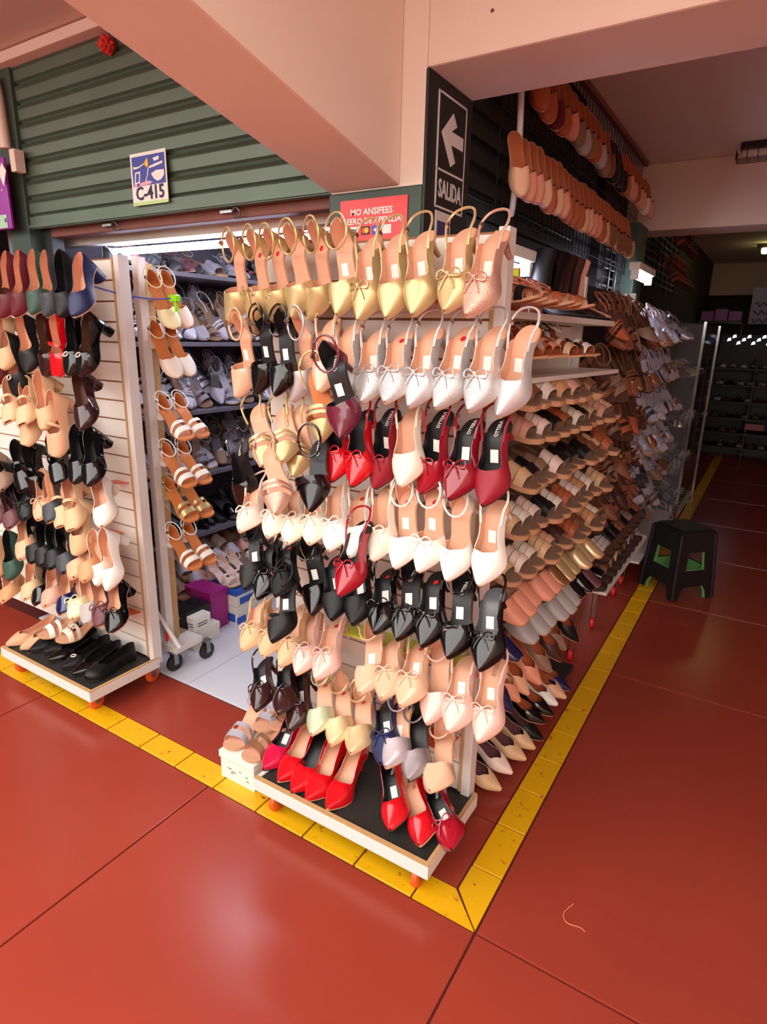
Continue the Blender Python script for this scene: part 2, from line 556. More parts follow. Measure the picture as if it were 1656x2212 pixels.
def heel_vf(S):
    n = 12
    def ring(cy, rx, ry, z, e=1.0, slope=0.0):
        out = []
        for k in range(n):
            a = 2*math.pi*k/n
            ca, sa = math.cos(a), math.sin(a)
            x = rx*math.copysign(abs(ca)**e, ca); y = ry*math.copysign(abs(sa)**e, sa)
            out.append((x, cy+y, z + slope*y))
        return out
    h = S.h + S.plat - 0.003
    L = S.L
    if S.heel == 'stiletto':
        return loft([ring(0.026, 0.0245, 0.026, h, 0.9), ring(0.0225, 0.020, 0.0215, h*0.88), ring(0.019, 0.0125, 0.014, h*0.68), ring(0.017, 0.0082, 0.0092, h*0.40), ring(0.0165, 0.0062, 0.0066, 0.0), ])
    if S.heel == 'block':
        return loft([ring(0.027, 0.0255, 0.0265, h, 0.75), ring(0.024, 0.0225, 0.0225, h*0.75, 0.6), ring(0.022, 0.0205, 0.0195, h*0.4, 0.55), ring(0.022, 0.0215, 0.0195, 0, 0.55)])
    return loft([ring(0.032, 0.0245, 0.031, h, 0.8), ring(0.030, 0.0235, 0.029, 0, 0.8)])

def bow_vf(S, t, k=1.0, r=0.0017):
    y0 = S.L*t; z0 = S.z(t)+S.H(t)+0.0015
    sl = ((S.z(t+0.06)+S.H(t+0.06))-(S.z(t)+S.H(t)))/(0.06*S.L)
    def P(x, y, e=0.0):
        return (x*k, y0+y*k, z0+sl*y*k - 6.0*(x*k)**2 + e)
    parts = []
    for s in (1, -1):
        lp = smooth_path([P(0, 0, .001), P(s*0.011, -0.007, .004), P(s*0.021, -0.005, .004), P(s*0.021, 0.004, .003), P(s*0.010, 0.005, .003), P(0, 0.001, .001)], 3)
        parts.append(tube_vf(lp, r, 5) + (0,))
        tl = smooth_path([P(0, 0.001, .001), P(s*0.008, 0.011, .0015), P(s*0.014, 0.024, 0.001)], 3)
        parts.append(tube_vf(tl, r*0.9, 5) + (0,))
    parts.append(loft([[P(0.003*math.cos(a)+0.0, 0.003*math.sin(a), z) for a in [q*math.pi/3 for q in range(6)]] for z in (0, 0.0045)]) + (0,))
    return parts

def plate_on_bed(S, t, lx, ly, x=0.0, lift=0.0024):
    y0 = S.L*t
    V = []
    for dz in (0, 0.0006):
        for sx, sy in ((-1, -1), (1, -1), (1, 1), (-1, 1)):
            yy = y0+sy*ly/2
            V.append((x+sx*lx/2, yy, S.z(yy/S.L)+lift+dz))
    F = [(3, 2, 1, 0), (4, 5, 6, 7), (0, 1, 5, 4), (1, 2, 6, 5), (2, 3, 7, 6), (3, 0, 4, 7)]
    return V, F

def band_parts(S, bands, slot=0):
    """closed straps over the foot: (s0, s1, height scale)"""
    out = []
    for (a, b, hs) in bands:
        V, F = upper_vf(S, a, b, [(0, 1.0), (1, 1.0)], nT=5, n=3, hs=hs)
        out.append((V, F))
    return out

LOGO = None
STY = {}
def build_styles():
    global LOGO
    LOGO = text_mesh('OTTERA', 0.0135, 0.0001, bold=0.0003)
    def common(code, S, upper, name, desc, insole_k=0.95, **kw):
        parts = []   # (part name, mesh, slot keys)
        if upper:
            V, F = upper_vf(S, *upper)
            parts.append(('upper', shell_mesh('upper', V, F), ['outer', 'lining']))
        if kw.get('counter'):
            V, F = upper_vf(S, 0, 0.2, [(0, 0.95), (0.07, 0.85), (0.15, 0.35), (0.2, 0.03)], nT=4, n=9)
            parts.append(('heel_counter', shell_mesh('heel_counter', V, F), ['outer', 'lining']))
        if kw.get('bands'):
            bp = []
            for V, F in band_parts(S, kw['bands']):
                m = shell_mesh('strap', V, F, 0.002)
                parts.append(('strap', m, ['outer', 'lining']))
        v, f = slab_vf(S, 0, 1, lambda t: S.z(t)+0.002, lambda t: S.z(t)-0.0005, insole_k)
        parts.append(('insole', vf_mesh('insole', [(v, f, 0)], angle=40), ['lining']))
        if kw.get('wedge'):
            bot = lambda t: min(0.0 + 0.10*max(t-0.75, 0)**2, S.z(t)-0.006)
            v, f = slab_vf(S, 0, 1, lambda t: S.z(t), bot, 1.05)
            parts.append(('wedge_sole', vf_mesh('wedge_sole', [(v, f, 0)], angle=40), ['sole']))
        else:
            v, f = slab_vf(S, 0, 1, lambda t: S.z(t), lambda t: S.z(t)-S.plat, 1.02)
            parts.append(('outsole', vf_mesh('outsole', [(v, f, 0)], angle=40), ['sole']))
            v, f = heel_vf(S)
            parts.append(('heel', vf_mesh('heel', [(v, f, 0)], angle=55), ['outer']))
        if kw.get('sling'):
            t0 = kw['sling']; w = S.w(t0); z0 = S.z(t0)+S.H(t0)*0.36
            hz = S.h+S.plat
            pth = smooth_path([(-w*0.98, S.L*(t0+0.03), z0-0.004), (-w*1.12, S.L*(t0-0.10), z0+0.014), (-0.034, S.L*0.08, hz+0.033), (-0.024, -0.010, hz+0.038), (0, -0.020, hz+0.039), (0.024, -0.010, hz+0.038), (0.034, S.L*0.08, hz+0.033), (w*1.12, S.L*(t0-0.10), z0+0.014), (w*0.98, S.L*(t0+0.03), z0-0.004)], 4)
            parts.append(('heel_strap', vf_mesh('heel_strap', [tube_vf(pth, 0.0031, 6) + (0,)]), ['outer']))
            bk = boxes_mesh('buckle', [(0.028, 0.0315, S.L*0.10-0.005, S.L*0.10+0.005, hz+0.028, hz+0.038)])
            parts.append(('buckle', bk, ['metal']))
        if kw.get('ankle'):
            hz = S.h+S.plat
            pth = []
            for q in range(16):
                a = 2*math.pi*q/16
                pth.append((0.034*math.sin(a), 0.034-0.042*math.cos(a), hz+0.052+0.014*math.cos(a)-0.016*(1-math.cos(a))*0.5))
            parts.append(('ankle_strap', vf_mesh('ankle_strap', [tube_vf(pth, 0.0029, 6, closed=True) + (0,)]), ['outer']))
            bk = boxes_mesh('buckle', [(0.031, 0.0365, 0.028, 0.040, hz+0.042, hz+0.054)])
            parts.append(('buckle', bk, ['metal']))
        if kw.get('mj'):
            V, F = upper_vf(S, 0.50, 0.545, [(0, 1), (1, 1)], nT=7, n=2, hs=1.05)
            parts.append(('instep_strap', shell_mesh('instep_strap', V, F, 0.002), ['outer', 'lining']))
        if kw.get('shaft'):
            hz = S.h+S.plat; hh = kw['shaft']; rings = []
            for zz, ry, rx, cy in [(0.028, 0.052, 0.034, 0.062), (0.055, 0.046, 0.034, 0.052), (hh*0.5+0.05, 0.045, 0.037, 0.045), (hh, 0.050, 0.042, 0.046), (hh+0.001, 0.046, 0.038, 0.046), (hh*0.6, 0.043, 0.035, 0.046)]:
                rings.append([(rx*math.cos(2*math.pi*q/16), cy+ry*math.sin(2*math.pi*q/16), hz+zz) for q in range(16)])
            v, f = loft(rings, cap=True)
            parts.append(('shaft', vf_mesh('shaft', [(v, f, 0)], angle=60), ['outer']))
        # optional extras, chosen per shoe
        th = kw.get('throat', 0.66)
        ex = {}
        ex['b'] = ('bow', vf_mesh('bow', bow_vf(S, th+0.012, 1.3, 0.0021)), ['trim'])
        v, f = plate_on_bed(S, 0.42, 0.020, 0.026, 0.004); ex['t'] = ('price_tag', vf_mesh('price_tag', [(v, f, 0)], False), ['paper'])
        rr = []
        for dz in (0.0024, 0.003):
            rr.append([(0.007*math.cos(2*math.pi*q/12), S.L*0.2+0.008*math.sin(2*math.pi*q/12), S.z(0.2)+dz) for q in range(12)])
        v, f = loft(rr); ex['r'] = ('round_sticker', vf_mesh('round_sticker', [(v, f, 0)], False), ['redsticker'])
        lm = LOGO.copy()
        lm.transform(Matrix.Translation((0, S.L*0.15, S.h+S.plat+0.0028)) @ Matrix.Rotation(math.radians(-90), 4, 'Z'))
        lm.materials.clear(); lm.materials.append(None)
        ex['l'] = ('lettering', lm, ['print'])
        t = th+0.05; z0 = S.z(t)+S.H(t)
        c = [(0.010*math.cos(a), S.L*t+0.010*math.sin(a), z0+0.0012) for a in [2*math.pi*q/14 for q in range(14)]]
        ex['o'] = ('ring_buckle', vf_mesh('ring_buckle', [tube_vf(c, 0.0026, 6, closed=True) + (0,)]), ['pearl'])
        sq = smooth_path([(-0.030, S.L*(th+.02), S.z(th)+0.014), (-0.015, S.L*(th+.03), S.z(th+.03)+S.H(th+.03)*0.93), (0, S.L*(th+.04), S.z(th+.04)+S.H(th+.04)+.001), (0.015, S.L*(th+.05), S.z(th+.05)+S.H(th+.05)*0.92), (0.029, S.L*(th+.06), S.z(th+.06)+0.012)], 3)
        bx = boxes_mesh('q', [(0.008, 0.021, S.L*(th+.045)-0.007, S.L*(th+.045)+0.007, S.z(th+.05)+S.H(th+.05)*0.9-0.002, S.z(th+.05)+S.H(th+.05)*0.97)])
        vv = [tuple(q.co) for q in bx.vertices]; ff = [tuple(q.vertices) for q in bx.polygons]
        ex['k'] = ('buckled_band', vf_mesh('buckled_band', [tube_vf(sq, 0.0028, 6) + (0,), (vv, ff, 1)]), ['outer', 'metal'])
        xs = [tube_vf(smooth_path([(s*0.029, S.L*(th-.02), S.z(th)+0.016), (s*0.012, S.L*(th+.035), S.z(th+.035)+S.H(th+.035)*0.95), (-s*0.010, S.L*(th+.08), S.z(th+.08)+S.H(th+.08)*0.95), (-s*0.024, S.L*(th+.13), S.z(th+.13)+0.014)], 3), 0.002, 5) + (0,) for s in (1, -1)]
        ex['x'] = ('crossed_straps', vf_mesh('crossed_straps', xs), ['outer'])
        for p in parts:
            if len(p[1].materials) == 0:
                for _ in p[2]: p[1].materials.append(None)
        for p in ex.values():
            if len(p[1].materials) == 0:
                for _ in p[2]: p[1].materials.append(None)
        # joined single mesh for small copies: slots outer, lining, sole, metal
        order = ['outer', 'lining', 'sole', 'metal']
        V, F, SL = [], [], []
        for nm, me, keys in parts:
            n0 = len(V)
            V += [tuple(q.co) for q in me.vertices]
            for q in me.polygons:
                F.append(tuple(i+n0 for i in q.vertices)); SL.append(order.index(keys[min(q.material_index, len(keys)-1)]))
        jm = bpy.data.meshes.new(name)
        jm.from_pydata(V, [], F)
        for _ in order: jm.materials.append(None)
        jm.polygons.foreach_set('material_index', SL)
        jm.polygons.foreach_set('use_smooth', [True]*len(F))
        jm.set_sharp_from_angle(angle=math.radians(50))
        STY[code] = dict(S=S, parts=parts, ex=ex, joined=jm, order=order, name=name, desc=desc)
    R_sling = [(0.20, 0.05), (0.28, 0.30), (0.38, 0.47), (0.48, 0.56), (0.57, 0.64), (0.63, 0.82), (0.66, 1.0), (1, 1)]
    R_dors = [(0.50, 0.03), (0.56, 0.40), (0.61, 0.66), (0.645, 0.88), (0.67, 1.0), (1, 1)]
    R_pump = [(0, 0.92), (0.06, 0.88), (0.18, 0.72), (0.35, 0.60), (0.5, 0.56), (0.59, 0.66), (0.64, 0.84), (0.67, 1.0), (1, 1)]
    R_flat = [(0, 0.80), (0.06, 0.74), (0.2, 0.55), (0.4, 0.50), (0.55, 0.55), (0.64, 0.72), (0.69, 1.0), (1, 1)]
    common('SL', Shoe(), (0.20, 1, R_sling), 'slingback_heel', 'pointed slingback heel', sling=0.31)
    common('SF', Shoe(L=0.24, h=0.05), (0.20, 1, R_sling), 'slingback_heel', 'pointed slingback heel', sling=0.31)
    common('AN', Shoe(), (0.50, 1, R_dors), 'ankle_strap_heel', 'pointed ankle-strap heel', ankle=True, counter=True)
    common('PU', Shoe(h=0.068), (0, 1, R_pump), 'court_shoe', 'pointed stiletto court shoe')
    common('PB', Shoe(h=0.045, heel='block'), (0, 1, R_pump), 'court_shoe', 'pointed block-heel court shoe')
    common('BL', Shoe(h=0.042, toe='almond', heel='block'), (0, 1, R_pump), 'block_heel_pump', 'block-heel pump')
    common('MJ', Shoe(h=0.042, toe='square', heel='block'), (0, 1, R_pump), 'strap_pump', 'square-toe strap pump', mj=True)
    common('FL', Shoe(L=0.245, h=0.010, heel='flat', H=[(0, 0.062), (0.3, 0.055), (0.55, 0.046), (0.66, 0.042), (0.8, 0.031), (0.9, 0.022), (1, 0.010)]), (0, 1, R_flat), 'pointed_flat', 'pointed flat shoe', throat=0.69)
    common('FR', Shoe(L=0.245, h=0.014, toe='round', heel='flat', H=[(0, 0.066), (0.3, 0.060), (0.55, 0.055), (0.66, 0.052), (0.8, 0.044), (0.92, 0.034), (1, 0.016)]), (0, 1, R_flat), 'loafer_flat', 'rounded flat shoe', throat=0.69)
    common('FB', Shoe(L=0.24, h=0.015, heel='flat'), (0.56, 1, [(0.56, 0.2), (0.62, 0.8), (0.66, 1), (1, 1)]), 'pointed_flat', 'pointed flat with a wide bow', ankle=True, bands=[(0.66, 0.74, 1.25)])
    common('MU', Shoe(h=0.05), (0.76, 1, [(0.76, 1), (1, 1)]), 'strappy_mule', 'strappy pointed mule', bands=[(0.60, 0.64, 1.0), (0.665, 0.70, 1.0)], sling=0.31)
    common('SA', Shoe(L=0.235, h=0.05, toe='round', heel='block', plat=0.006), None, 'strappy_sandal', 'strappy heeled sandal', ankle=True, counter=True, bands=[(0.60, 0.66, 0.9), (0.74, 0.84, 1.0)])
    common('SW', Shoe(L=0.235, h=0.035, toe='round', plat=0.016), None, 'wedge_sandal', 'wedge sandal', wedge=True, bands=[(0.47, 0.575, 0.80), (0.588, 0.69, 0.85), (0.70, 0.80, 0.95)])
    common('SD', Shoe(L=0.235, h=0.020, toe='square', plat=0.016), None, 'flat_slide', 'flat slide', wedge=True, bands=[(0.48, 0.66, 0.78), (0.675, 0.82, 0.92)])
    common('SQ', Shoe(L=0.235, h=0.02, toe='square', heel='flat'), (0.36, 1, [(0.36, 0.05), (0.5, 0.35), (0.58, 0.6), (0.62, 1), (1, 1)]), 'square_mule', 'square-toe flat mule')
    common('PM', Shoe(L=0.235, h=0.012, toe='almond', heel='flat'), (0.50, 1, R_dors), 'flat_mule', 'pointed flat mule')
    common('BT', Shoe(L=0.24, h=0.05, toe='almond', heel='block'), (0, 1, [(0, 1), (1, 1)]), 'ankle_boot', 'ankle boot', shaft=0.15)
    common('TB', Shoe(L=0.24, h=0.05, toe='almond', heel='block'), (0, 1, [(0, 1), (1, 1)]), 'tall_boot', 'tall boot', shaft=0.25)
    common('WB', Shoe(L=0.235, h=0.07, toe='almond', heel='block'), (0.50, 1, R_dors), 'block_heel_shoe', 'block-heel shoe', ankle=True, counter=True)
build_styles()

PAL = {  # name: (label words, srgb, finish)
    'gold': ('gold', (204, 180, 128), 'satin'), 'rosegold': ('glittery rose-gold', (214, 170, 150), 'glitter'), 'silver': ('silver satin', (206, 204, 204), 'satin'),
    'silverglit': ('silver glitter', (208, 206, 204), 'glitter'), 'silverpatent': ('lilac-silver', (196, 184, 190), 'satin'), 'pewter': ('pewter', (150, 140, 142), 'satin'),
    'nudepatent': ('glossy nude', (232, 186, 154), 'patent'), 'pinkpatent': ('glossy blush pink', (236, 190, 176), 'patent'), 'nude': ('nude', (224, 172, 136), 'leather'), 'beige': ('beige', (218, 180, 138), 'leather'),
    'blush': ('pale blush', (238, 212, 198), 'leather'), 'cream': ('cream', (238, 226, 206), 'leather'), 'white': ('white', (242, 236, 226), 'leather'), 'offwhite': ('off-white', (228, 214, 200), 'leather'),
    'black': ('black', (13, 13, 14), 'leather'), 'blackpatent': ('glossy black', (9, 8, 9), 'patent'), 'brownpatent': ('glossy dark brown', (52, 24, 24), 'patent'), 'charcoal': ('charcoal', (60, 62, 68), 'leather'),
    'redpatent': ('glossy red', (206, 16, 28), 'patent'), 'crimsonpatent': ('glossy crimson', (160, 18, 38), 'patent'), 'maroon': ('matte maroon', (146, 30, 44), 'leather'), 'maroonpatent': ('dark crimson', (140, 16, 34), 'patent'),
    'wine': ('glossy wine', (104, 30, 52), 'patent'), 'burgundy': ('burgundy', (98, 24, 34), 'leather'), 'magenta': ('glossy raspberry', (200, 22, 66), 'patent'), 'plum': ('plum', (104, 60, 66), 'leather'),
    'green': ('dark green', (50, 82, 70), 'leather'), 'navy': ('navy', (34, 40, 84), 'leather'), 'navypatent': ('glossy navy', (24, 28, 78), 'patent'), 'mint': ('pale mint', (212, 222, 184), 'satin'), 'champagne': ('champagne', (226, 196, 150), 'satin'),
    'taupe': ('taupe', (140, 110, 90), 'leather'), 'tanshoe': ('tan', (208, 152, 106), 'leather'), 'lemon': ('pale lemon', (236, 228, 180), 'leather'), 'greymatte': ('grey', (176, 168, 164), 'leather'), 'pinkmatte': ('dusty pink', (216, 160, 138), 'leather'),
    'peach': ('peach', (226, 150, 122), 'leather'), 'rust': ('rust brown', (176, 92, 56), 'leather'), 'brown': ('brown', (132, 78, 52), 'leather'), 'grey': ('grey', (150, 146, 156), 'leather'), 'lilacgrey': ('pale grey', (196, 190, 204), 'leather'), 'bronze': ('bronze', (150, 104, 70), 'satin'), 'greysilver': ('silver', (190, 190, 200), 'satin'), 'darkbrown': ('dark brown', (74, 40, 34), 'leather'),
}
FIN = {'leather': dict(rough=0.45, var=0.05, scale=40, spec=0.35), 'patent': dict(rough=0.12, coat=0.35, var=0.03), 'satin': dict(rough=0.32, metal=0.45, var=0.06, scale=60), 'glitter': dict(rough=0.3, metal=0.5, glitter=True, var=0.12, scale=300)}
def shoe_mat(c):
    w, rgb, fin = PAL[c]
    return mat('shoe_' + c, rgb, **FIN[fin])
LIN = {'tan': mat('tan_lining', (220, 166, 134), 0.5, var=0.06, scale=30), 'black': mat('black_lining', (24, 23, 24), 0.45, var=0.1), 'brown': mat('brown_lining', (96, 62, 48), 0.5), 'plum': mat('plum_lining', (110, 66, 66), 0.5), 'orange': mat('orange_tan_lining', (200, 118, 58), 0.5), 'grey': mat('grey_lining', (96, 96, 98), 0.35)}
M_SOLE = mat('dark_sole', (46, 36, 32), 0.6)
M_WOOD = mat('orange_wood_sole', (196, 120, 62), 0.5, var=0.2, scale=30)
M_TANSOLE = mat('tan_sole', (196, 150, 110), 0.6)
M_REDST = mat('red_sticker', (204, 34, 36), 0.4)
M_PRINTW = mat('white_print', (232, 228, 222), 0.5)
M_PRINTT = mat('tan_print', (170, 112, 78), 0.5)
M_PEARL = mat('pearl_metal', (230, 220, 204), 0.25, metal=0.4)

def pose(code, H, T, n_hint, fat=1.0):
    S = STY[code]['S']
    hl = Vector((0, 0, S.z(0))); tl = Vector((0, S.L, S.z(1.0)))
    v = tl-hl
    f = Vector(T)-Vector(H); d = f.length; f.normalize()
    sc = min(max(d/v.length, 0.82), 1.12)
    n = Vector(n_hint); n = (n - f*n.dot(f)).normalized()
    side = f.cross(n).normalized()
    vl = v.normalized(); nl = Vector((1, 0, 0)).cross(vl).normalized()   # x cross forward = up
    A = Matrix(((side.x, f.x, n.x), (side.y, f.y, n.y), (side.z, f.z, n.z)))
    Bm = Matrix(((1, vl.x, nl.x), (0, vl.y, nl.y), (0, vl.z, nl.z)))
    R = A @ Bm.transposed()
    mid = (Vector(H)+Vector(T))/2
    loc = mid - R @ ((hl+tl)/2*sc)
    M = R.to_4x4() @ Matrix.Diagonal((sc*fat, sc, sc*(1+(fat-1)*0.6), 1))
    M.translation = loc
    return M

def mats_for(colour, lining, sole=None):
    o = shoe_mat(colour)
    dark = lining in ('black', 'grey', 'brown')
    return dict(outer=o, lining=LIN[lining] if lining in LIN else shoe_mat(lining), sole=sole or (M_SOLE if dark else M_TANSOLE), metal=M_CHROME, trim=o, paper=M_PAPER, redsticker=M_REDST, print=M_PRINTW if dark else M_PRINTT, pearl=M_PEARL)

def full_shoe(code, colour, lining, extras, M, label, group, cat='shoe'):
    st = STY[code]
    root = empty(st['name'])
    root.matrix_world = M
    tag(root, label, cat, group)
    mm = mats_for(colour, lining)
    plist = list(st['parts']) + [st['ex'][k] for k in dict.fromkeys(extras) if k in st['ex']]
    for nm, me, keys in plist:
        mesh_obj(nm, me, [mm[k] for k in keys], root)
    return root

def small_shoe(code, colour, lining, M, label, group, sole=None, cat='shoe'):
    st = STY[code]
    o = mesh_obj(st['name'], st['joined'], None)
    mm = mats_for(colour, lining, sole)
    for i, k in enumerate(st['order']):
        o.material_slots[i].link = 'OBJECT'
        o.material_slots[i].material = mm[k]
    o.matrix_world = M
    tag(o, label, cat, group)
    return o

ORD = ['first', 'second', 'third', 'fourth', 'fifth', 'sixth', 'seventh', 'eighth', 'ninth', 'tenth', 'eleventh', 'twelfth', 'thirteenth', 'fourteenth', 'fifteenth', 'sixteenth', 'seventeenth', 'eighteenth', 'nineteenth', 'twentieth', 'twenty-first', 'twenty-second', 'twenty-third', 'twenty-fourth', 'twenty-fifth', 'twenty-sixth', 'twenty-seventh', 'twenty-eighth', 'twenty-ninth', 'thirtieth', 'thirty-first', 'thirty-second', 'thirty-third', 'thirty-fourth']
EXW = {'b': ' with bow', 'o': ' with ring buckle', 'k': ' with square buckle', 'x': ' with crossed straps'}
def describe(code, colour, extras):
    s = PAL[colour][0] + ' ' + STY[code]['desc']
    for k in extras:
        if k in EXW and 'bow' not in s:
            s += EXW[k]; break
    return s

# ------------------------------------------------------------------ display racks
def caster(parent, x, y, base, m_wheel, r=0.034, zt=0.09):
    """wheel with its fork, a part of the rack"""
    rings = []
    for t in (-0.011, -0.007, 0.007, 0.011):
        rr = r if abs(t) < 0.01 else r*0.86
        rings.append([(t, rr*math.cos(2*math.pi*k/18), rr*math.sin(2*math.pi*k/18)) for k in range(18)])
    v, f = loft(rings)
    w = mesh_obj('caster_wheel', vf_mesh('caster_wheel', [(v, f, 0)]), [m_wheel], parent, (x-base[0], y-base[1], r-base[2]))
    fk = boxes_mesh('fork', [(-0.016, -0.013, -0.012, 0.012, -0.006, zt-r-0.006), (0.013, 0.016, -0.012, 0.012, -0.006, zt-r-0.006), (-0.018, 0.018, -0.02, 0.02, zt-r-0.006, zt-r)])
    mesh_obj('fork', fk, [M_METAL], w)
    return w

def slatwall(root, base, x0, x1, y, z0, z1, pitch, face, slat_m=M_WHITE, gap=0.007, t=0.016):
    """planks with recessed brown grooves; face -1: looks toward -Y"""
    n = max(1, round((z1-z0)/pitch)); p = (z1-z0)/n
    box('back_board', (x0, x1, y+0.004, y+t+0.008, z0, z1), M_GROOVE, root, base=base)
    me = boxes_mesh('slat', [(-(x1-x0)/2, (x1-x0)/2, -0.004, 0.006, 0, p-gap)])
    for k in range(n):
        mesh_obj('slat', me, [slat_m], root, ((x0+x1)/2-base[0], y-base[1], z0+k*p-base[2]))

def rack(name, label, x0, x1, px0, px1, pitch, wheels, orange_trays=(), right_frame=False):
    base = ((x0+x1)/2, 0.17, 0)
    root = empty(name, base)
    tag(root, label, 'display rack')
    # deck: boxed frame with a mat on top
    box('deck_board', (x0+0.012, x1-0.012, 0.014, 0.33, 0.092, 0.126), M_MAT, root, base=base)
    box('deck_edge', (x0, x1, 0.0, 0.016, 0.088, 0.132), M_FRAME, root, bevel=0.002, base=base)
    box('deck_trim', (x0, x1, 0.001, 0.016, 0.132, 0.136), M_RAW, root, base=base)
    box('deck_edge', (x1-0.014, x1, 0.016, 0.34, 0.088, 0.132), M_FRAME, root, bevel=0.002, base=base)
    box('deck_trim', (x1-0.013, x1-0.001, 0.016, 0.34, 0.132, 0.136), M_RAW, root, base=base)
    box('deck_edge', (x0, x0+0.014, 0.016, 0.34, 0.088, 0.132), M_FRAME, root, bevel=0.002, base=base)
    slatwall(root, base, px0, px1-0.018, 0.325, 0.136, 1.80, pitch, -1)
    box('side_edge', (px1-0.018, px1-0.010, 0.314, 0.350, 0.136, 1.80), M_RAW, root, bevel=0.001, base=base)
    box('side_post', (px1-0.010, px1+0.020, 0.318, 0.365, 0.10, 1.81), M_FRAME, root, bevel=0.003, base=base)
    for (x, y) in wheels:
        caster(root, x, y, base, M_ORANGE)
    return root, base

centre_rack, cb = rack('display_rack', 'white slatwall rack on orange casters at the floor corner, crowded with heels', -0.80, -0.15, -0.97, -0.192, 0.104, [(-0.745, 0.05), (-0.205, 0.05), (-0.72, 0.30), (-0.19, 0.31)])
left_rack, lb = rack('display_rack', 'white slatwall rack on orange casters beside the shop entrance, filled with pumps', -2.36, -1.69, -2.95, -1.72, 0.0755, [(-2.31, 0.06), (-1.765, 0.07), (-1.745, 0.335)])
# coloured shoe trays clipped into the slatwalls (parts of the rack)
def tray(root, base, x, z, m, w=0.085, y=0.319):
    v = [(-w/2, 0, 0), (w/2, 0, 0), (w/2, -0.11, 0.016), (-w/2, -0.11, 0.016), (-w/2, 0, 0.003), (w/2, 0, 0.003), (w/2, -0.11, 0.019), (-w/2, -0.11, 0.019)]
    f = [(3, 2, 1, 0), (4, 5, 6, 7), (0, 1, 5, 4), (1, 2, 6, 5), (2, 3, 7, 6), (3, 0, 4, 7)]
    me = bpy.data.meshes.new('shoe_tray'); me.from_pydata(v, [], f)
    return mesh_obj('shoe_tray', me, [m], root, (x-base[0], y-base[1], z-base[2]))
for x in (-0.32, -0.40, -0.24, -0.60, -0.71): tray(centre_rack, cb, x, 1.63, M_ORANGE)
for x in (-0.90, -0.80): tray(centre_rack, cb, x, 1.42, M_ORANGE)
for x in (-0.58, -0.49, -0.40, -0.31, -0.225): tray(centre_rack, cb, x, 0.615, M_NEON, 0.088)
for x in (-0.34, -0.26): tray(centre_rack, cb, x, 0.33, M_ORANGE)
for x in (-1.80,): tray(left_rack, lb, x, 0.93, M_ORANGE)
for x in (-1.80,): tray(left_rack, lb, x, 0.345, M_ORANGE)
for x in (-1.87,): tray(left_rack, lb, x, 0.70, M_ORANGE)

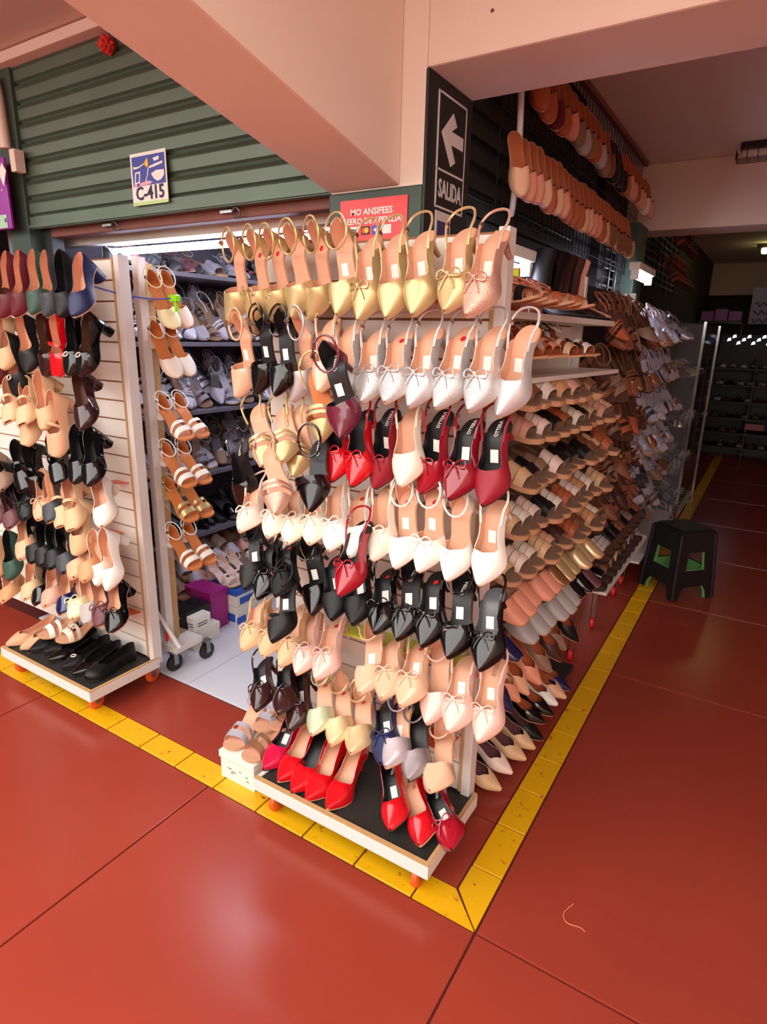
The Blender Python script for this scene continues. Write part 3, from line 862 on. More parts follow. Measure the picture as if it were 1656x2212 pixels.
CENTRE = {
  'top': [
    ('AN','gold','tan','',(-0.965,0.235,1.794),(-1.013,0.19,1.568)),
    ('AN','gold','tan','br',(-0.881,0.235,1.798),(-0.928,0.194,1.569)),
    ('AN','gold','tan','xr',(-0.817,0.235,1.801),(-0.854,0.206,1.571)),
    ('AN','gold','tan','',(-0.748,0.235,1.806),(-0.752,0.186,1.583)),
    ('AN','gold','tan','r',(-0.657,0.235,1.807),(-0.705,0.202,1.579)),
    ('AN','gold','tan','t',(-0.588,0.235,1.8),(-0.569,0.149,1.59)),
    ('SL','gold','tan','bt',(-0.502,0.235,1.79),(-0.504,0.154,1.577)),
    ('SL','gold','tan','t',(-0.43,0.235,1.791),(-0.413,0.144,1.583)),
    ('SL','gold','tan','t',(-0.352,0.235,1.792),(-0.33,0.131,1.59)),
    ('SL','gold','tan','bt',(-0.24,0.235,1.791),(-0.236,0.114,1.597)),
    ('SL','rosegold','tan','bt',(-0.153,0.235,1.781),(-0.182,0.117,1.588)),
  ],
  'second': [
    ('AN','nudepatent','tan','t',(-0.954,0.235,1.57),(-0.979,0.178,1.345)),
    ('AN','blackpatent','black','t',(-0.872,0.235,1.58),(-0.883,0.164,1.363)),
    ('AN','blackpatent','black','t',(-0.793,0.235,1.571),(-0.781,0.134,1.367)),
    ('AN','silver','tan','',(-0.719,0.235,1.575),(-0.751,0.177,1.35)),
    ('SL','nudepatent','tan','',(-0.635,0.235,1.582),(-0.608,0.118,1.388)),
    ('SL','silverglit','tan','b',(-0.568,0.235,1.569),(-0.537,0.123,1.372)),
    ('SL','silverglit','tan','bt',(-0.481,0.235,1.554),(-0.456,0.099,1.373)),
    ('SL','silverglit','tan','br',(-0.399,0.235,1.552),(-0.378,0.088,1.379)),
    ('SL','silver','tan','bt',(-0.31,0.235,1.563),(-0.322,0.113,1.371)),
    ('SL','silverglit','tan','brt',(-0.216,0.235,1.567),(-0.253,0.123,1.372)),
    ('SL','silverglit','tan','bt',(-0.142,0.235,1.568),(-0.161,0.116,1.374)),
    ('SL','silver','tan','t',(-0.06,0.235,1.571),(-0.102,0.153,1.363)),
  ],
  'third': [
    ('SL','blackpatent','black','l',(-1.006,0.235,1.204),(-0.975,0.176,0.979)),
    ('MU','gold','tan','',(-0.938,0.235,1.32),(-0.829,0.128,1.151)),
    ('MU','gold','tan','',(-0.825,0.235,1.325),(-0.718,0.089,1.185)),
    ('MU','rosegold','tan','',(-0.805,0.145,1.218),(-0.704,0.039,1.043)),
    ('MU','gold','tan','',(-0.759,0.235,1.334),(-0.712,0.131,1.136)),
    ('MU','gold','orange','',(-0.659,0.185,1.457),(-0.59,0.102,1.257)),
    ('AN','wine','black','lt',(-0.525,0.095,1.496),(-0.463,0.021,1.289)),
    ('FB','blackpatent','black','l',(-0.623,0.145,1.257),(-0.556,0.011,1.085)),
    ('SL','redpatent','black','b',(-0.611,0.235,1.329),(-0.559,0.107,1.148)),
    ('SL','redpatent','black','b',(-0.521,0.235,1.337),(-0.498,0.12,1.141)),
    ('SL','maroon','black','blt',(-0.432,0.235,1.349),(-0.45,0.16,1.134)),
    ('SL','cream','tan','',(-0.367,0.235,1.354),(-0.338,0.111,1.165)),
    ('SL','crimsonpatent','black','blt',(-0.271,0.235,1.358),(-0.303,0.156,1.144)),
    ('SL','maroonpatent','black','blt',(-0.186,0.235,1.341),(-0.193,0.099,1.157)),
    ('SL','maroon','black','lt',(-0.117,0.235,1.347),(-0.113,0.121,1.149)),
  ],
  'fourth': [
    ('SL','blush','tan','b',(-0.927,0.235,1.055),(-0.851,0.04,0.963)),
    ('SL','cream','tan','b',(-0.832,0.235,1.066),(-0.749,0.049,0.963)),
    ('SL','cream','tan','b',(-0.771,0.235,1.07),(-0.682,0.061,0.953)),
    ('SL','cream','tan','b',(-0.693,0.235,1.085),(-0.601,0.062,0.968)),
    ('SL','white','tan','b',(-0.604,0.235,1.106),(-0.543,0.074,0.956)),
    ('SL','white','tan','r',(-0.519,0.235,1.104),(-0.469,0.07,0.955)),
    ('SL','cream','tan','b',(-0.437,0.235,1.129),(-0.413,0.099,0.947)),
    ('AN','white','tan','rt',(-0.366,0.235,1.127),(-0.35,0.113,0.935)),
    ('AN','white','tan','rtb',(-0.277,0.235,1.145),(-0.288,0.134,0.932)),
    ('AN','white','tan','x',(-0.2,0.235,1.134),(-0.205,0.138,0.925)),
    ('SL','white','tan','t',(-0.104,0.235,1.139),(-0.109,0.123,0.94)),
    ('SF','crimsonpatent','black','lb',(-0.459,0.145,1.042),(-0.449,-0.007,0.872)),
  ],
  'fifth': [
    ('AN','black','black','t',(-0.946,0.235,0.891),(-0.866,0.064,0.762)),
    ('SL','blackpatent','black','b',(-0.873,0.235,0.872),(-0.805,0.056,0.748)),
    ('SL','black','black','rb',(-0.799,0.235,0.885),(-0.723,0.047,0.782)),
    ('AN','black','black','lkt',(-0.726,0.145,0.812),(-0.67,-0.032,0.68)),
    ('AN','blackpatent','black','lt',(-0.711,0.235,0.895),(-0.635,0.112,0.719)),
    ('SL','black','black','rt',(-0.62,0.235,0.877),(-0.53,0.07,0.748)),
    ('SL','black','black','t',(-0.523,0.235,0.88),(-0.447,0.056,0.762)),
    ('SL','blackpatent','black','brt',(-0.426,0.235,0.876),(-0.367,0.046,0.763)),
    ('AN','blackpatent','black','blt',(-0.344,0.235,0.895),(-0.305,0.059,0.756)),
    ('SL','blackpatent','black','brt',(-0.267,0.235,0.904),(-0.233,0.066,0.755)),
    ('AN','blackpatent','black','klt',(-0.182,0.235,0.898),(-0.158,0.069,0.744)),
    ('SL','blackpatent','grey','bt',(-0.096,0.235,0.896),(-0.072,0.076,0.733)),
  ],
  'sixth': [
    ('SL','beige','tan','b',(-0.927,0.235,0.644),(-0.856,0.033,0.566)),
    ('SL','beige','tan','b',(-0.86,0.235,0.64),(-0.772,0.037,0.569)),
    ('SL','beige','tan','b',(-0.752,0.235,0.677),(-0.717,0.052,0.545)),
    ('SL','pinkpatent','tan','b',(-0.704,0.235,0.658),(-0.647,0.047,0.543)),
    ('SL','pinkpatent','tan','br',(-0.605,0.235,0.666),(-0.567,0.038,0.557)),
    ('AN','nudepatent','tan','t',(-0.466,0.235,0.654),(-0.403,0.033,0.57)),
    ('SL','nudepatent','tan','b',(-0.396,0.235,0.657),(-0.331,0.03,0.581)),
    ('SL','nudepatent','tan','brt',(-0.3,0.235,0.677),(-0.272,0.031,0.58)),
    ('AN','pinkpatent','tan','',(-0.237,0.235,0.68),(-0.208,0.066,0.529)),
    ('SL','pinkpatent','tan','bt',(-0.16,0.235,0.671),(-0.134,0.048,0.544)),
    ('SL','pinkpatent','tan','blt',(-0.073,0.235,0.69),(-0.062,0.079,0.524)),
  ],
  'seventh': [
    ('SL','brownpatent','black','bt',(-0.933,0.235,0.42),(-0.823,0.05,0.347)),
    ('SL','brownpatent','black','b',(-0.817,0.235,0.441),(-0.717,0.039,0.381)),
    ('PU','brownpatent','black','bt',(-0.75,0.235,0.427),(-0.671,0.04,0.339)),
    ('AN','mint','tan','r',(-0.655,0.235,0.429),(-0.576,0.03,0.368)),
    ('AN','champagne','tan','r',(-0.581,0.235,0.427),(-0.504,0.031,0.36)),
    ('AN','champagne','tan','r',(-0.503,0.235,0.42),(-0.428,0.026,0.366)),
    ('SL','navy','black','bt',(-0.417,0.235,0.436),(-0.332,0.035,0.367)),
    ('AN','silverpatent','tan','t',(-0.357,0.235,0.443),(-0.307,0.024,0.373)),
    ('AN','pewter','black','',(-0.304,0.235,0.427),(-0.236,0.029,0.358)),
    ('AN','nudepatent','tan','',(-0.212,0.235,0.39),(-0.162,0.014,0.367)),
  ],
  'bottom': [
    ('PU','redpatent','black','lt',(-0.391,0.235,0.209),(-0.293,0.037,0.154)),
    ('PU','redpatent','tan','l',(-0.315,0.235,0.191),(-0.198,0.044,0.145)),
    ('PU','crimsonpatent','black','blt',(-0.237,0.235,0.183),(-0.103,0.051,0.176)),
  ],
}
LEFT = {
  'top': [
    ('BL','burgundy','tan','',(-2.312,0.225,1.787),(-2.362,0.125,1.569)),
    ('BL','brownpatent','brown','',(-2.234,0.225,1.779),(-2.283,0.131,1.573)),
    ('BL','burgundy','tan','',(-2.161,0.225,1.789),(-2.21,0.135,1.573)),
    ('BL','burgundy','tan','',(-2.073,0.225,1.79),(-2.12,0.141,1.578)),
    ('BL','green','tan','',(-1.988,0.225,1.79),(-1.988,0.137,1.587)),
    ('BL','charcoal','tan','',(-1.907,0.225,1.787),(-1.918,0.149,1.579)),
    ('BL','black','black','',(-1.82,0.225,1.781),(-1.806,0.137,1.578)),
    ('BL','navy','tan','',(-1.71,0.225,1.757),(-1.663,0.1,1.579)),
  ],
  'second': [
    ('BL','burgundy','tan','',(-2.38,0.225,1.528),(-2.389,0.166,1.296)),
    ('BL','black','tan','o',(-2.234,0.225,1.499),(-2.238,0.167,1.256)),
    ('BL','beige','tan','',(-2.288,0.225,1.574),(-2.26,0.144,1.369)),
    ('BL','black','tan','',(-2.138,0.225,1.57),(-2.092,0.149,1.366)),
    ('BL','brownpatent','brown','',(-1.983,0.225,1.571),(-2.002,0.163,1.356)),
    ('MJ','redpatent','tan','',(-1.891,0.225,1.573),(-1.915,0.157,1.361)),
    ('BL','blackpatent','black','o',(-1.791,0.225,1.572),(-1.786,0.129,1.372)),
    ('BL','blackpatent','brown','o',(-1.687,0.225,1.57),(-1.719,0.129,1.373)),
  ],
  'third': [
    ('MJ','beige','tan','',(-2.31,0.225,1.296),(-2.188,0.095,1.164)),
    ('MJ','beige','tan','',(-2.179,0.225,1.298),(-2.067,0.086,1.166)),
    ('MJ','beige','tan','',(-2.146,0.225,1.276),(-2.158,0.13,1.068)),
    ('BL','beige','tan','',(-2.065,0.225,1.343),(-2.012,0.137,1.146)),
    ('MJ','nude','tan','',(-1.972,0.225,1.274),(-1.971,0.142,1.041)),
    ('BL','brownpatent','brown','',(-1.8,0.225,1.364),(-1.734,0.127,1.176)),
  ],
  'fourth': [
    ('BL','taupe','brown','',(-2.542,0.225,0.954),(-2.377,0.126,0.844)),
    ('BL','black','black','b',(-2.454,0.225,0.943),(-2.408,0.185,0.717)),
    ('MJ','blackpatent','black','',(-2.329,0.225,1.03),(-2.216,0.128,0.865)),
    ('MJ','blackpatent','black','',(-2.211,0.225,1.056),(-2.192,0.148,0.834)),
    ('MJ','blackpatent','black','',(-2.044,0.225,1.084),(-1.91,0.112,0.948)),
    ('BL','blackpatent','black','',(-1.861,0.225,1.139),(-1.797,0.109,0.961)),
    ('BL','blackpatent','black','',(-1.767,0.225,1.143),(-1.705,0.107,0.966)),
  ],
  'fifth': [
    ('BL','plum','plum','',(-2.574,0.225,0.794),(-2.429,0.103,0.679)),
    ('BL','plum','plum','',(-2.475,0.225,0.786),(-2.32,0.105,0.683)),
    ('BL','black','black','b',(-2.353,0.225,0.827),(-2.182,0.107,0.75)),
    ('BL','nude','tan','b',(-2.148,0.225,0.912),(-2.045,0.086,0.774)),
    ('BL','charcoal','tan','',(-2.1,0.225,0.899),(-1.972,0.089,0.778)),
    ('MJ','beige','tan','',(-2.035,0.225,0.916),(-1.928,0.107,0.762)),
    ('MJ','beige','tan','',(-1.956,0.225,0.92),(-1.852,0.108,0.762)),
    ('BL','offwhite','tan','',(-1.761,0.225,0.948),(-1.631,0.1,0.819)),
    ('BL','beige','tan','',(-1.893,0.225,0.841),(-1.877,0.121,0.644)),
  ],
  'sixth': [
    ('BL','tanshoe','brown','',(-2.668,0.225,0.544),(-2.577,0.123,0.369)),
    ('BL','green','black','',(-2.503,0.225,0.585),(-2.431,0.116,0.406)),
    ('BL','nude','tan','',(-2.35,0.225,0.685),(-2.23,0.085,0.56)),
    ('BL','black','black','',(-2.277,0.225,0.689),(-2.155,0.092,0.559)),
    ('BL','black','black','t',(-2.211,0.225,0.672),(-2.074,0.087,0.566)),
    ('BL','black','black','',(-2.132,0.225,0.679),(-1.999,0.085,0.569)),
    ('BL','charcoal','black','',(-2.059,0.225,0.68),(-1.922,0.092,0.566)),
    ('BL','nude','tan','',(-1.981,0.225,0.644),(-1.83,0.081,0.569)),
    ('BL','tanshoe','tan','',(-1.894,0.225,0.674),(-1.758,0.083,0.571)),
    ('PB','cream','tan','',(-1.825,0.225,0.708),(-1.722,0.106,0.552)),
    ('PB','white','tan','',(-1.734,0.225,0.742),(-1.693,0.13,0.529)),
  ],
  'seventh': [
    ('BL','tanshoe','tan','',(-2.566,0.225,0.356),(-2.41,0.072,0.32)),
    ('BL','beige','tan','',(-2.339,0.225,0.454),(-2.201,0.065,0.385)),
    ('BL','blackpatent','black','',(-2.268,0.225,0.447),(-2.123,0.07,0.382)),
    ('BL','pinkmatte','tan','',(-2.166,0.225,0.464),(-2.032,0.06,0.399)),
    ('BL','navypatent','tan','',(-2.066,0.225,0.465),(-1.93,0.067,0.389)),
    ('BL','lemon','tan','b',(-1.993,0.225,0.488),(-1.87,0.077,0.378)),
    ('BL','greymatte','tan','',(-1.915,0.225,0.5),(-1.795,0.09,0.371)),
    ('BL','plum','tan','b',(-1.828,0.225,0.498),(-1.695,0.081,0.392)),
    ('BL','blackpatent','tan','b',(-1.709,0.225,0.526),(-1.621,0.078,0.385)),
  ],
}
CENTRE_DECK = [('PU', 'magenta', 'black', 't', (-0.796, 0.042, 0.135)), ('PU', 'redpatent', 'tan', '', (-0.716, 0.027, 0.135)), ('PU', 'redpatent', 'black', '', (-0.647, 0.012, 0.135)), ('PU', 'redpatent', 'tan', '', (-0.586, 0.011, 0.135)), ('PU', 'redpatent', 'tan', '', (-0.509, 0.017, 0.135))]
LEFT_DECK = [('FL', 'nude', 'tan', '', (-2.346, 0.019, 0.135)), ('FL', 'nude', 'tan', '', (-2.259, 0.036, 0.135)), ('FL', 'black', 'black', '', (-2.205, 0.048, 0.135)), ('FL', 'black', 'black', 'b', (-2.138, 0.073, 0.135)), ('FL', 'blackpatent', 'black', '', (-2.054, 0.047, 0.135)), ('FL', 'black', 'black', 'o', (-1.951, 0.041, 0.135)), ('FL', 'blackpatent', 'black', '', (-1.864, 0.037, 0.135)), ('FR', 'black', 'black', '', (-1.784, 0.048, 0.135))]


def place_rows(D, where, group, n_hint, side_words, fat):
    for row, items in D.items():
        order = sorted(range(len(items)), key=lambda i: -items[i][4][0])
        rank = {i: r for r, i in enumerate(order)}
        for i, (code, col, li, ex, H, T) in enumerate(items):
            lab = describe(code, col, ex) + ', ' + ORD[rank[i]] + ' from ' + side_words + ', ' + row + ' row'
            if len(lab.split()) < 12: lab += ', ' + where
            full_shoe(code, col, li, ex, pose(code, H, T, n_hint, fat), lab, group)
place_rows(CENTRE, 'corner rack', 'heels on the corner rack', (-0.16, -0.72, 0.62), 'corridor side', 1.18)
place_rows(LEFT, 'entrance rack', 'pumps on the entrance rack', (0.0, -0.72, 0.62), 'shop door', 1.27)

def stand(code, T, yaw):
    """standing shoe: toe above world point T, heading yaw"""
    S = STY[code]['S']
    R = Matrix.Rotation(yaw, 4, 'Z')
    M = Matrix.Translation(Vector(T) - R @ Vector((0, S.L, 0))) @ R @ Matrix.Diagonal((1.08, 1, 1.05, 1))
    return M
for k, (code, col, li, ex, T) in enumerate(CENTRE_DECK):
    lab = describe(code, col, ex) + ' standing on the corner rack deck, ' + ORD[len(CENTRE_DECK)-1-k] + ' from corridor side'
    full_shoe(code, col, li, ex, stand(code, (T[0], T[1], 0.127), math.pi + 0.10), lab, 'red court shoes on the rack deck')
for k, (code, col, li, ex, T) in enumerate(LEFT_DECK):
    lab = describe(code, col, ex) + ' on the entrance rack deck, ' + ORD[len(LEFT_DECK)-1-k] + ' from shop door'
    full_shoe(code, col, li, ex, stand(code, (T[0], T[1], 0.127), math.pi + 0.06), lab, 'flat shoes on the rack deck')
for k, (x, y, yaw, col) in enumerate([(-2.20, 0.17, 2.9, 'white'), (-2.09, 0.19, 3.0, 'cream')]):
    full_shoe('SA', col, 'tan', 'b' if k else '', stand('SA', (x, y-0.08, 0.185), yaw), PAL[col][0] + ' strappy sandal lying on top of the flats on the entrance rack', 'sandals on the rack deck')

# ------------------------------------------------------------------ box of sandals beside the corner rack
sb = empty('shoe_box', (-0.94, 0.15, 0.0))
tag(sb, 'white cardboard shoe box on the yellow line beside the corner rack', 'box')
box('box_body', (-1.02, -0.86, 0.062, 0.26, 0.002, 0.10), M_CARD, sb, bevel=0.002, base=(-0.94, 0.15, 0))
box('box_lid', (-1.024, -0.856, 0.058, 0.264, 0.085, 0.112), M_CARD, sb, bevel=0.002, base=(-0.94, 0.15, 0))
for i, (x, z, w) in enumerate([(-0.985, 0.05, 0.018), (-0.968, 0.042, 0.022), (-0.972, 0.034, 0.012), (-0.90, 0.045, 0.01), (-0.898, 0.03, 0.014), (-0.93, 0.055, 0.008)]):
    box('pen_mark', (x, x+w, 0.0612, 0.0622, z, z+0.0025), M_INK, sb, base=(-0.94, 0.15, 0))
for k, (code, col, x, y, z, yaw, wd) in enumerate([('SA', 'greysilver', -0.985, 0.07, 0.112, 3.35, 'silver strappy heeled sandal on the white shoe box, outermost'), ('SA', 'bronze', -0.90, 0.06, 0.112, 3.0, 'bronze strappy heeled sandal on the white shoe box, next to the rack'), ('SA', 'greysilver', -0.93, 0.16, 0.155, 3.2, 'silver strappy heeled sandal heaped on top behind the white shoe box'), ('SA', 'bronze', -0.87, 0.17, 0.18, 3.1, 'bronze strappy sandal at the back of the white shoe box heap')]):
    full_shoe(code, col, 'tan', '', stand(code, (x, y, z), yaw), wd, 'sandals on the shoe box')

# ------------------------------------------------------------------ signs
def flat_text(body, size, m, parent, loc, rot, bold=0.0):
    me = text_mesh(body, size, 0.0006, bold=bold)
    o = mesh_obj('lettering', me, [m], parent)
    o.location = loc; o.rotation_euler = rot
    return o
R_FRONT = (math.radians(90), 0, 0)                 # faces -Y
R_SIDE = (math.radians(90), 0, math.radians(90))   # faces +X

# stall number card on the shutter
sg = empty('stall_sign', (-1.72, 0.505, 2.10)); tag(sg, 'blue and white card reading C-415 taped to the green shutter', 'sign')
S0 = (-1.72, 0.505, 2.10)
w, h = 0.205, 0.172
box('card', (-1.82, -1.615, 0.4995, 0.502, 2.010, 2.192), M_PAPER, sg, base=S0)
box('blue_panel', (-1.81, -1.622, 0.4985, 0.5, 2.078, 2.180), M_BLUE, sg, base=S0)
box('green_strip', (-1.82, -1.615, 0.4988, 0.5, 2.010, 2.022), mat('pale_green_print', (190, 220, 150), 0.6), sg, base=S0)
flat_text('C-415', 0.066, M_INK, sg, (0.005, -0.0075, -0.051), R_FRONT, 0.0012)
def shape(name, pts, m, parent, y0, y1): return poly_prism(name, pts, y0, y1, m, parent)
shape('yellow_flash', [(-0.018, 0.052), (0.004, 0.072), (0.008, 0.05), (0.002, 0.035)], mat('amber_print', (240, 190, 60), 0.6), sg, -0.0085, -0.007)
shape('white_oval', [(0.02, 0.014), (0.05, 0.024), (0.094, 0.022), (0.094, 0.004), (0.075, -0.010), (0.055, -0.014), (0.035, -0.004)], M_PAPER, sg, -0.0085, -0.007)
shape('white_frame', [(-0.072, 0.026), (-0.042, 0.028), (-0.048, -0.012), (-0.080, -0.014)], M_PAPER, sg, -0.0085, -0.007)
shape('blue_window', [(-0.066, 0.021), (-0.049, 0.022), (-0.053, -0.007), (-0.072, -0.009)], M_BLUE, sg, -0.0090, -0.0075)
for pts in ([(-0.082, 0.046), (-0.050, 0.044), (-0.018, 0.053), (-0.018, 0.049), (-0.050, 0.039), (-0.080, 0.037)], [(0.004, 0.035), (0.009, 0.033), (0.0, 0.008), (-0.012, -0.012), (-0.020, -0.014), (-0.004, 0.008)], [(0.01, 0.040), (0.045, 0.046), (0.088, 0.052), (0.088, 0.044), (0.045, 0.037), (0.01, 0.033)], [(0.035, 0.066), (0.07, 0.070), (0.07, 0.058), (0.042, 0.055)]):
    shape('white_stroke', pts, M_PAPER, sg, -0.0086, -0.0072)
shape('pink_dot', [(-0.072 + 0.010*math.cos(a), -0.0185 + 0.006*math.sin(a)) for a in [k*math.pi/5 for k in range(10)]], mat('pink_print', (226, 170, 196), 0.6), sg, -0.0092, -0.0078)
shape('pink_bar', [(-0.050, -0.013), (0.005, -0.008), (0.030, -0.016), (0.005, -0.021), (-0.050, -0.022)], MATS['pink_print'], sg, -0.0088, -0.0074)

# red payment poster on the pillar
ps = empty('payment_poster', (-0.69, 0.496, 1.87)); tag(ps, 'red poster with white lettering and card logos on the green pillar', 'poster')
P0 = (-0.69, 0.496, 1.87)
box('sheet', (-0.812, -0.568, 0.4945, 0.4965, 1.775, 1.945), M_RED, ps, base=P0)
flat_text('MO ANSIFEES', 0.026, M_PAPER, ps, (-0.005, -0.0026, 0.038), R_FRONT, 0.0006)
flat_text('CEERO DE APENZIA', 0.024, M_PAPER, ps, (-0.005, -0.0026, 0.012), R_FRONT, 0.0006)
flat_text('EL EFECTIVO NO VALIO', 0.016, mat('faded_pink_print', (240, 120, 110), 0.6), ps, (0.0, -0.0026, -0.052), R_FRONT)
for i, x in enumerate((-0.070, -0.026, 0.014, 0.052)):
    cm = [M_PAPER, mat('maroon_print', (90, 20, 20), 0.5), mat('royal_blue_print', (70, 80, 190), 0.5), M_PAPER][i]
    box('card_logo', (P0[0]+x-0.016, P0[0]+x+0.016, 0.4932, 0.4946, 1.843, 1.868), cm, ps, base=P0)
flat_text('VISA', 0.014, M_INK, ps, (-0.070, -0.0036, -0.0145), R_FRONT, 0.0005)
for i, (dx, c) in enumerate([(-0.005, (230, 60, 30)), (0.005, (245, 190, 50))]):
    shape('logo_disc', [(-0.026+dx + 0.008*math.cos(a), -0.0145 + 0.008*math.sin(a)) for a in [k*math.pi/6 for k in range(12)]], mat('logo_disc_%d' % i, c, 0.5), ps, -0.0038-i*0.0003, -0.0026)
shape('logo_arrow', [(0.004, -0.0145), (0.014, -0.008), (0.014, -0.012), (0.025, -0.012), (0.025, -0.017), (0.014, -0.017), (0.014, -0.021)], M_PAPER, ps, -0.0038, -0.0026)

# exit sign painted on the dark pillar face
E0 = (-0.5165, 0.66, 2.07)
es = empty('exit_sign', E0); tag(es, 'dark exit sign reading SALIDA with a white arrow on the pillar', 'sign')
def xb(name, y0, y1, z0, z1, x1, m): return box(name, (-0.5168, x1, y0, y1, z0, z1), m, es, base=E0)
xb('panel', 0.568, 0.752, 1.925, 2.225, -0.5140, M_DARKGREEN)
for b_ in [(0.565, 0.570, 1.922, 2.228), (0.750, 0.755, 1.922, 2.228), (0.565, 0.755, 1.920, 1.926), (0.565, 0.755, 2.022, 2.028), (0.565, 0.755, 2.222, 2.228)]:
    xb('border', *b_, -0.5130, M_SIGNW)
ar = [(0.588, 2.125), (0.660, 2.190), (0.688, 2.160), (0.652, 2.140), (0.735, 2.140), (0.735, 2.104), (0.652, 2.104), (0.685, 2.062), (0.655, 2.045)]
poly_prism('arrow', [(a-E0[1], b_-E0[2]) for a, b_ in ar], 0.0025, 0.0042, M_SIGNW, es, axis='X')
flat_text('SALIDA', 0.060, M_SIGNW, es, (0.0034, 0.0, -0.097), R_SIDE, 0.0012).scale = (0.80, 1.15, 1)
# small framed notice under it
nt_ = empty('small_notice', (-0.5165, 0.62, 1.84)); tag(nt_, 'small framed purple notice below the exit sign', 'notice')
box('frame', (-0.5165, -0.5125, 0.572, 0.672, 1.765, 1.912), M_SIGNW, nt_, base=(-0.5165, 0.62, 1.84))
box('print', (-0.5128, -0.5115, 0.582, 0.664, 1.765, 1.885), mat('purple_print', (66, 56, 110), 0.5), nt_, base=(-0.5165, 0.62, 1.84))
# purple stall sign of the neighbour, at the edge of the picture
pn = empty('stall_sign', (-2.70, 0.45, 2.11)); tag(pn, 'magenta sign with a pale green label at the neighbouring stall', 'sign')
box('board', (-2.95, -2.60, 0.44, 0.452, 1.97, 2.26), mat('magenta_sign', (150, 30, 160), 0.35), pn, base=(-2.70, 0.45, 2.11), bevel=0.003)
box('label', (-2.95, -2.63, 0.437, 0.441, 1.975, 2.03), mat('mint_label', (170, 214, 180), 0.5), pn, base=(-2.70, 0.45, 2.11))
shape('rivet', [(0.063+0.004*math.cos(a), 0.02+0.004*math.sin(a)) for a in [k*math.pi/4 for k in range(8)]], M_PAPER, pn, -0.014, -0.009)
flat_text('K', 0.02, M_INK, pn, (0.062, -0.014, -0.105), R_FRONT, 0.001)
# conduit, switch box and paper tag on the post
cd = empty('conduit', (-2.60, 0.47, 2.3)); tag(cd, 'cream conduit pipe with a junction box beside the shutter', 'conduit')
tube('pipe', [(-0.045, 0.0, 0.28), (-0.03, 0, 0.2), (-0.02, 0, 0.0)], 0.022, M_PAINT, cd)
box('junction_box', (-2.575, -2.535, 0.455, 0.50, 2.20, 2.29), M_PAINT, cd, bevel=0.003, base=(-2.60, 0.47, 2.3))
pt = poly_prism('paper_tag', [(0, 0), (0.028, -0.035), (-0.005, -0.095), (-0.032, -0.04)], 0, 0.001, M_PAPER, None, loc=(-2.60, 0.43, 2.235))
tag(pt, 'diamond-hung blank paper tag beside the magenta sign', 'tag')
# latches on the lintel and red tuft by the beam
for k, x in enumerate((-2.06, -1.36)):
    lt = empty('shutter_latch', (x, 0.545, 1.965)); tag(lt, 'bent rusty latch on the lintel, ' + ['nearer the door post', 'nearer the pillar'][k], 'latch', 'latches under the shutter')
    box('plate', (x-0.03, x+0.03, 0.54, 0.56, 1.96, 1.97), M_METAL, lt, base=(x, 0.545, 1.965))
    tube('hook', smooth_path([(0.03, 0, 0.0), (0.05, -0.01, 0.012), (0.07, -0.006, -0.002), (0.062, 0, -0.018), (0.035, 0, -0.02)], 3), 0.004, M_METAL, lt, 6)
tf = bpy.data.meshes.new('q')
bmq = bmesh.new(); bmesh.ops.create_icosphere(bmq, subdivisions=3, radius=0.03)
for v in bmq.verts: v.co *= 1 + 0.35*math.sin(v.co.x*260)*math.sin(v.co.y*240+1)*math.sin(v.co.z*250+2)
bmq.to_mesh(tf); bmq.free()
o = mesh_obj('red_pompom', tf, [mat('red_yarn', (200, 50, 40), 0.8)], None, (-1.885, 0.49, 2.565)); tag(o, 'small red pompom hanging high on the shutter', 'pompom')

# ------------------------------------------------------------------ lights of the place
M_TUBE = emission('lit_tube', (226, 230, 255), TUBE_STRENGTH)
def tube_light(name, p0, p1, label, m=M_TUBE, r=0.016, hw=0.03):
    p0, p1 = Vector(p0), Vector(p1)
    c = (p0+p1)/2; d = p1-p0; L = d.length
    root = empty(name, c, (0, 0, math.atan2(d.y, d.x))); tag(root, label, 'light')
    mesh_obj('housing', bevel_mesh(boxes_mesh('housing', [(-L/2-0.03, L/2+0.03, -hw, hw, 0.03, 0.07)]), 0.004), [M_WHITE], root)
    v, f = tube_vf([(-L/2, 0, 0), (0, 0, 0), (L/2, 0, 0)], r, 14)
    mesh_obj('tube', vf_mesh('tube', [(v, f, 0)]), [m], root)
    for s in (-1, 1):
        mesh_obj('end_cap', boxes_mesh('end_cap', [(s*L/2-0.012, s*L/2+0.012, -0.02, 0.02, -0.02, 0.03)]), [M_WHITE], root)
    return root
tube_light('tube_light', (-2.44, 0.80, 1.902), (-1.24, 0.80, 1.902), 'lit fluorescent tube under the shop lintel')
tube_light('tube_light', (-0.43, 0.96, 1.79), (-0.43, 1.16, 1.79), 'short lit tube behind the gold heels by the corridor')
tube_light('tube_light', (-0.33, 2.66, 1.90), (-0.33, 3.10, 1.90), 'lit tube below the grille by the green post')
tube_light('tube_light', (-2.2, 1.9, 2.10), (-1.1, 1.9, 2.10), 'lit tube deep inside the shop')
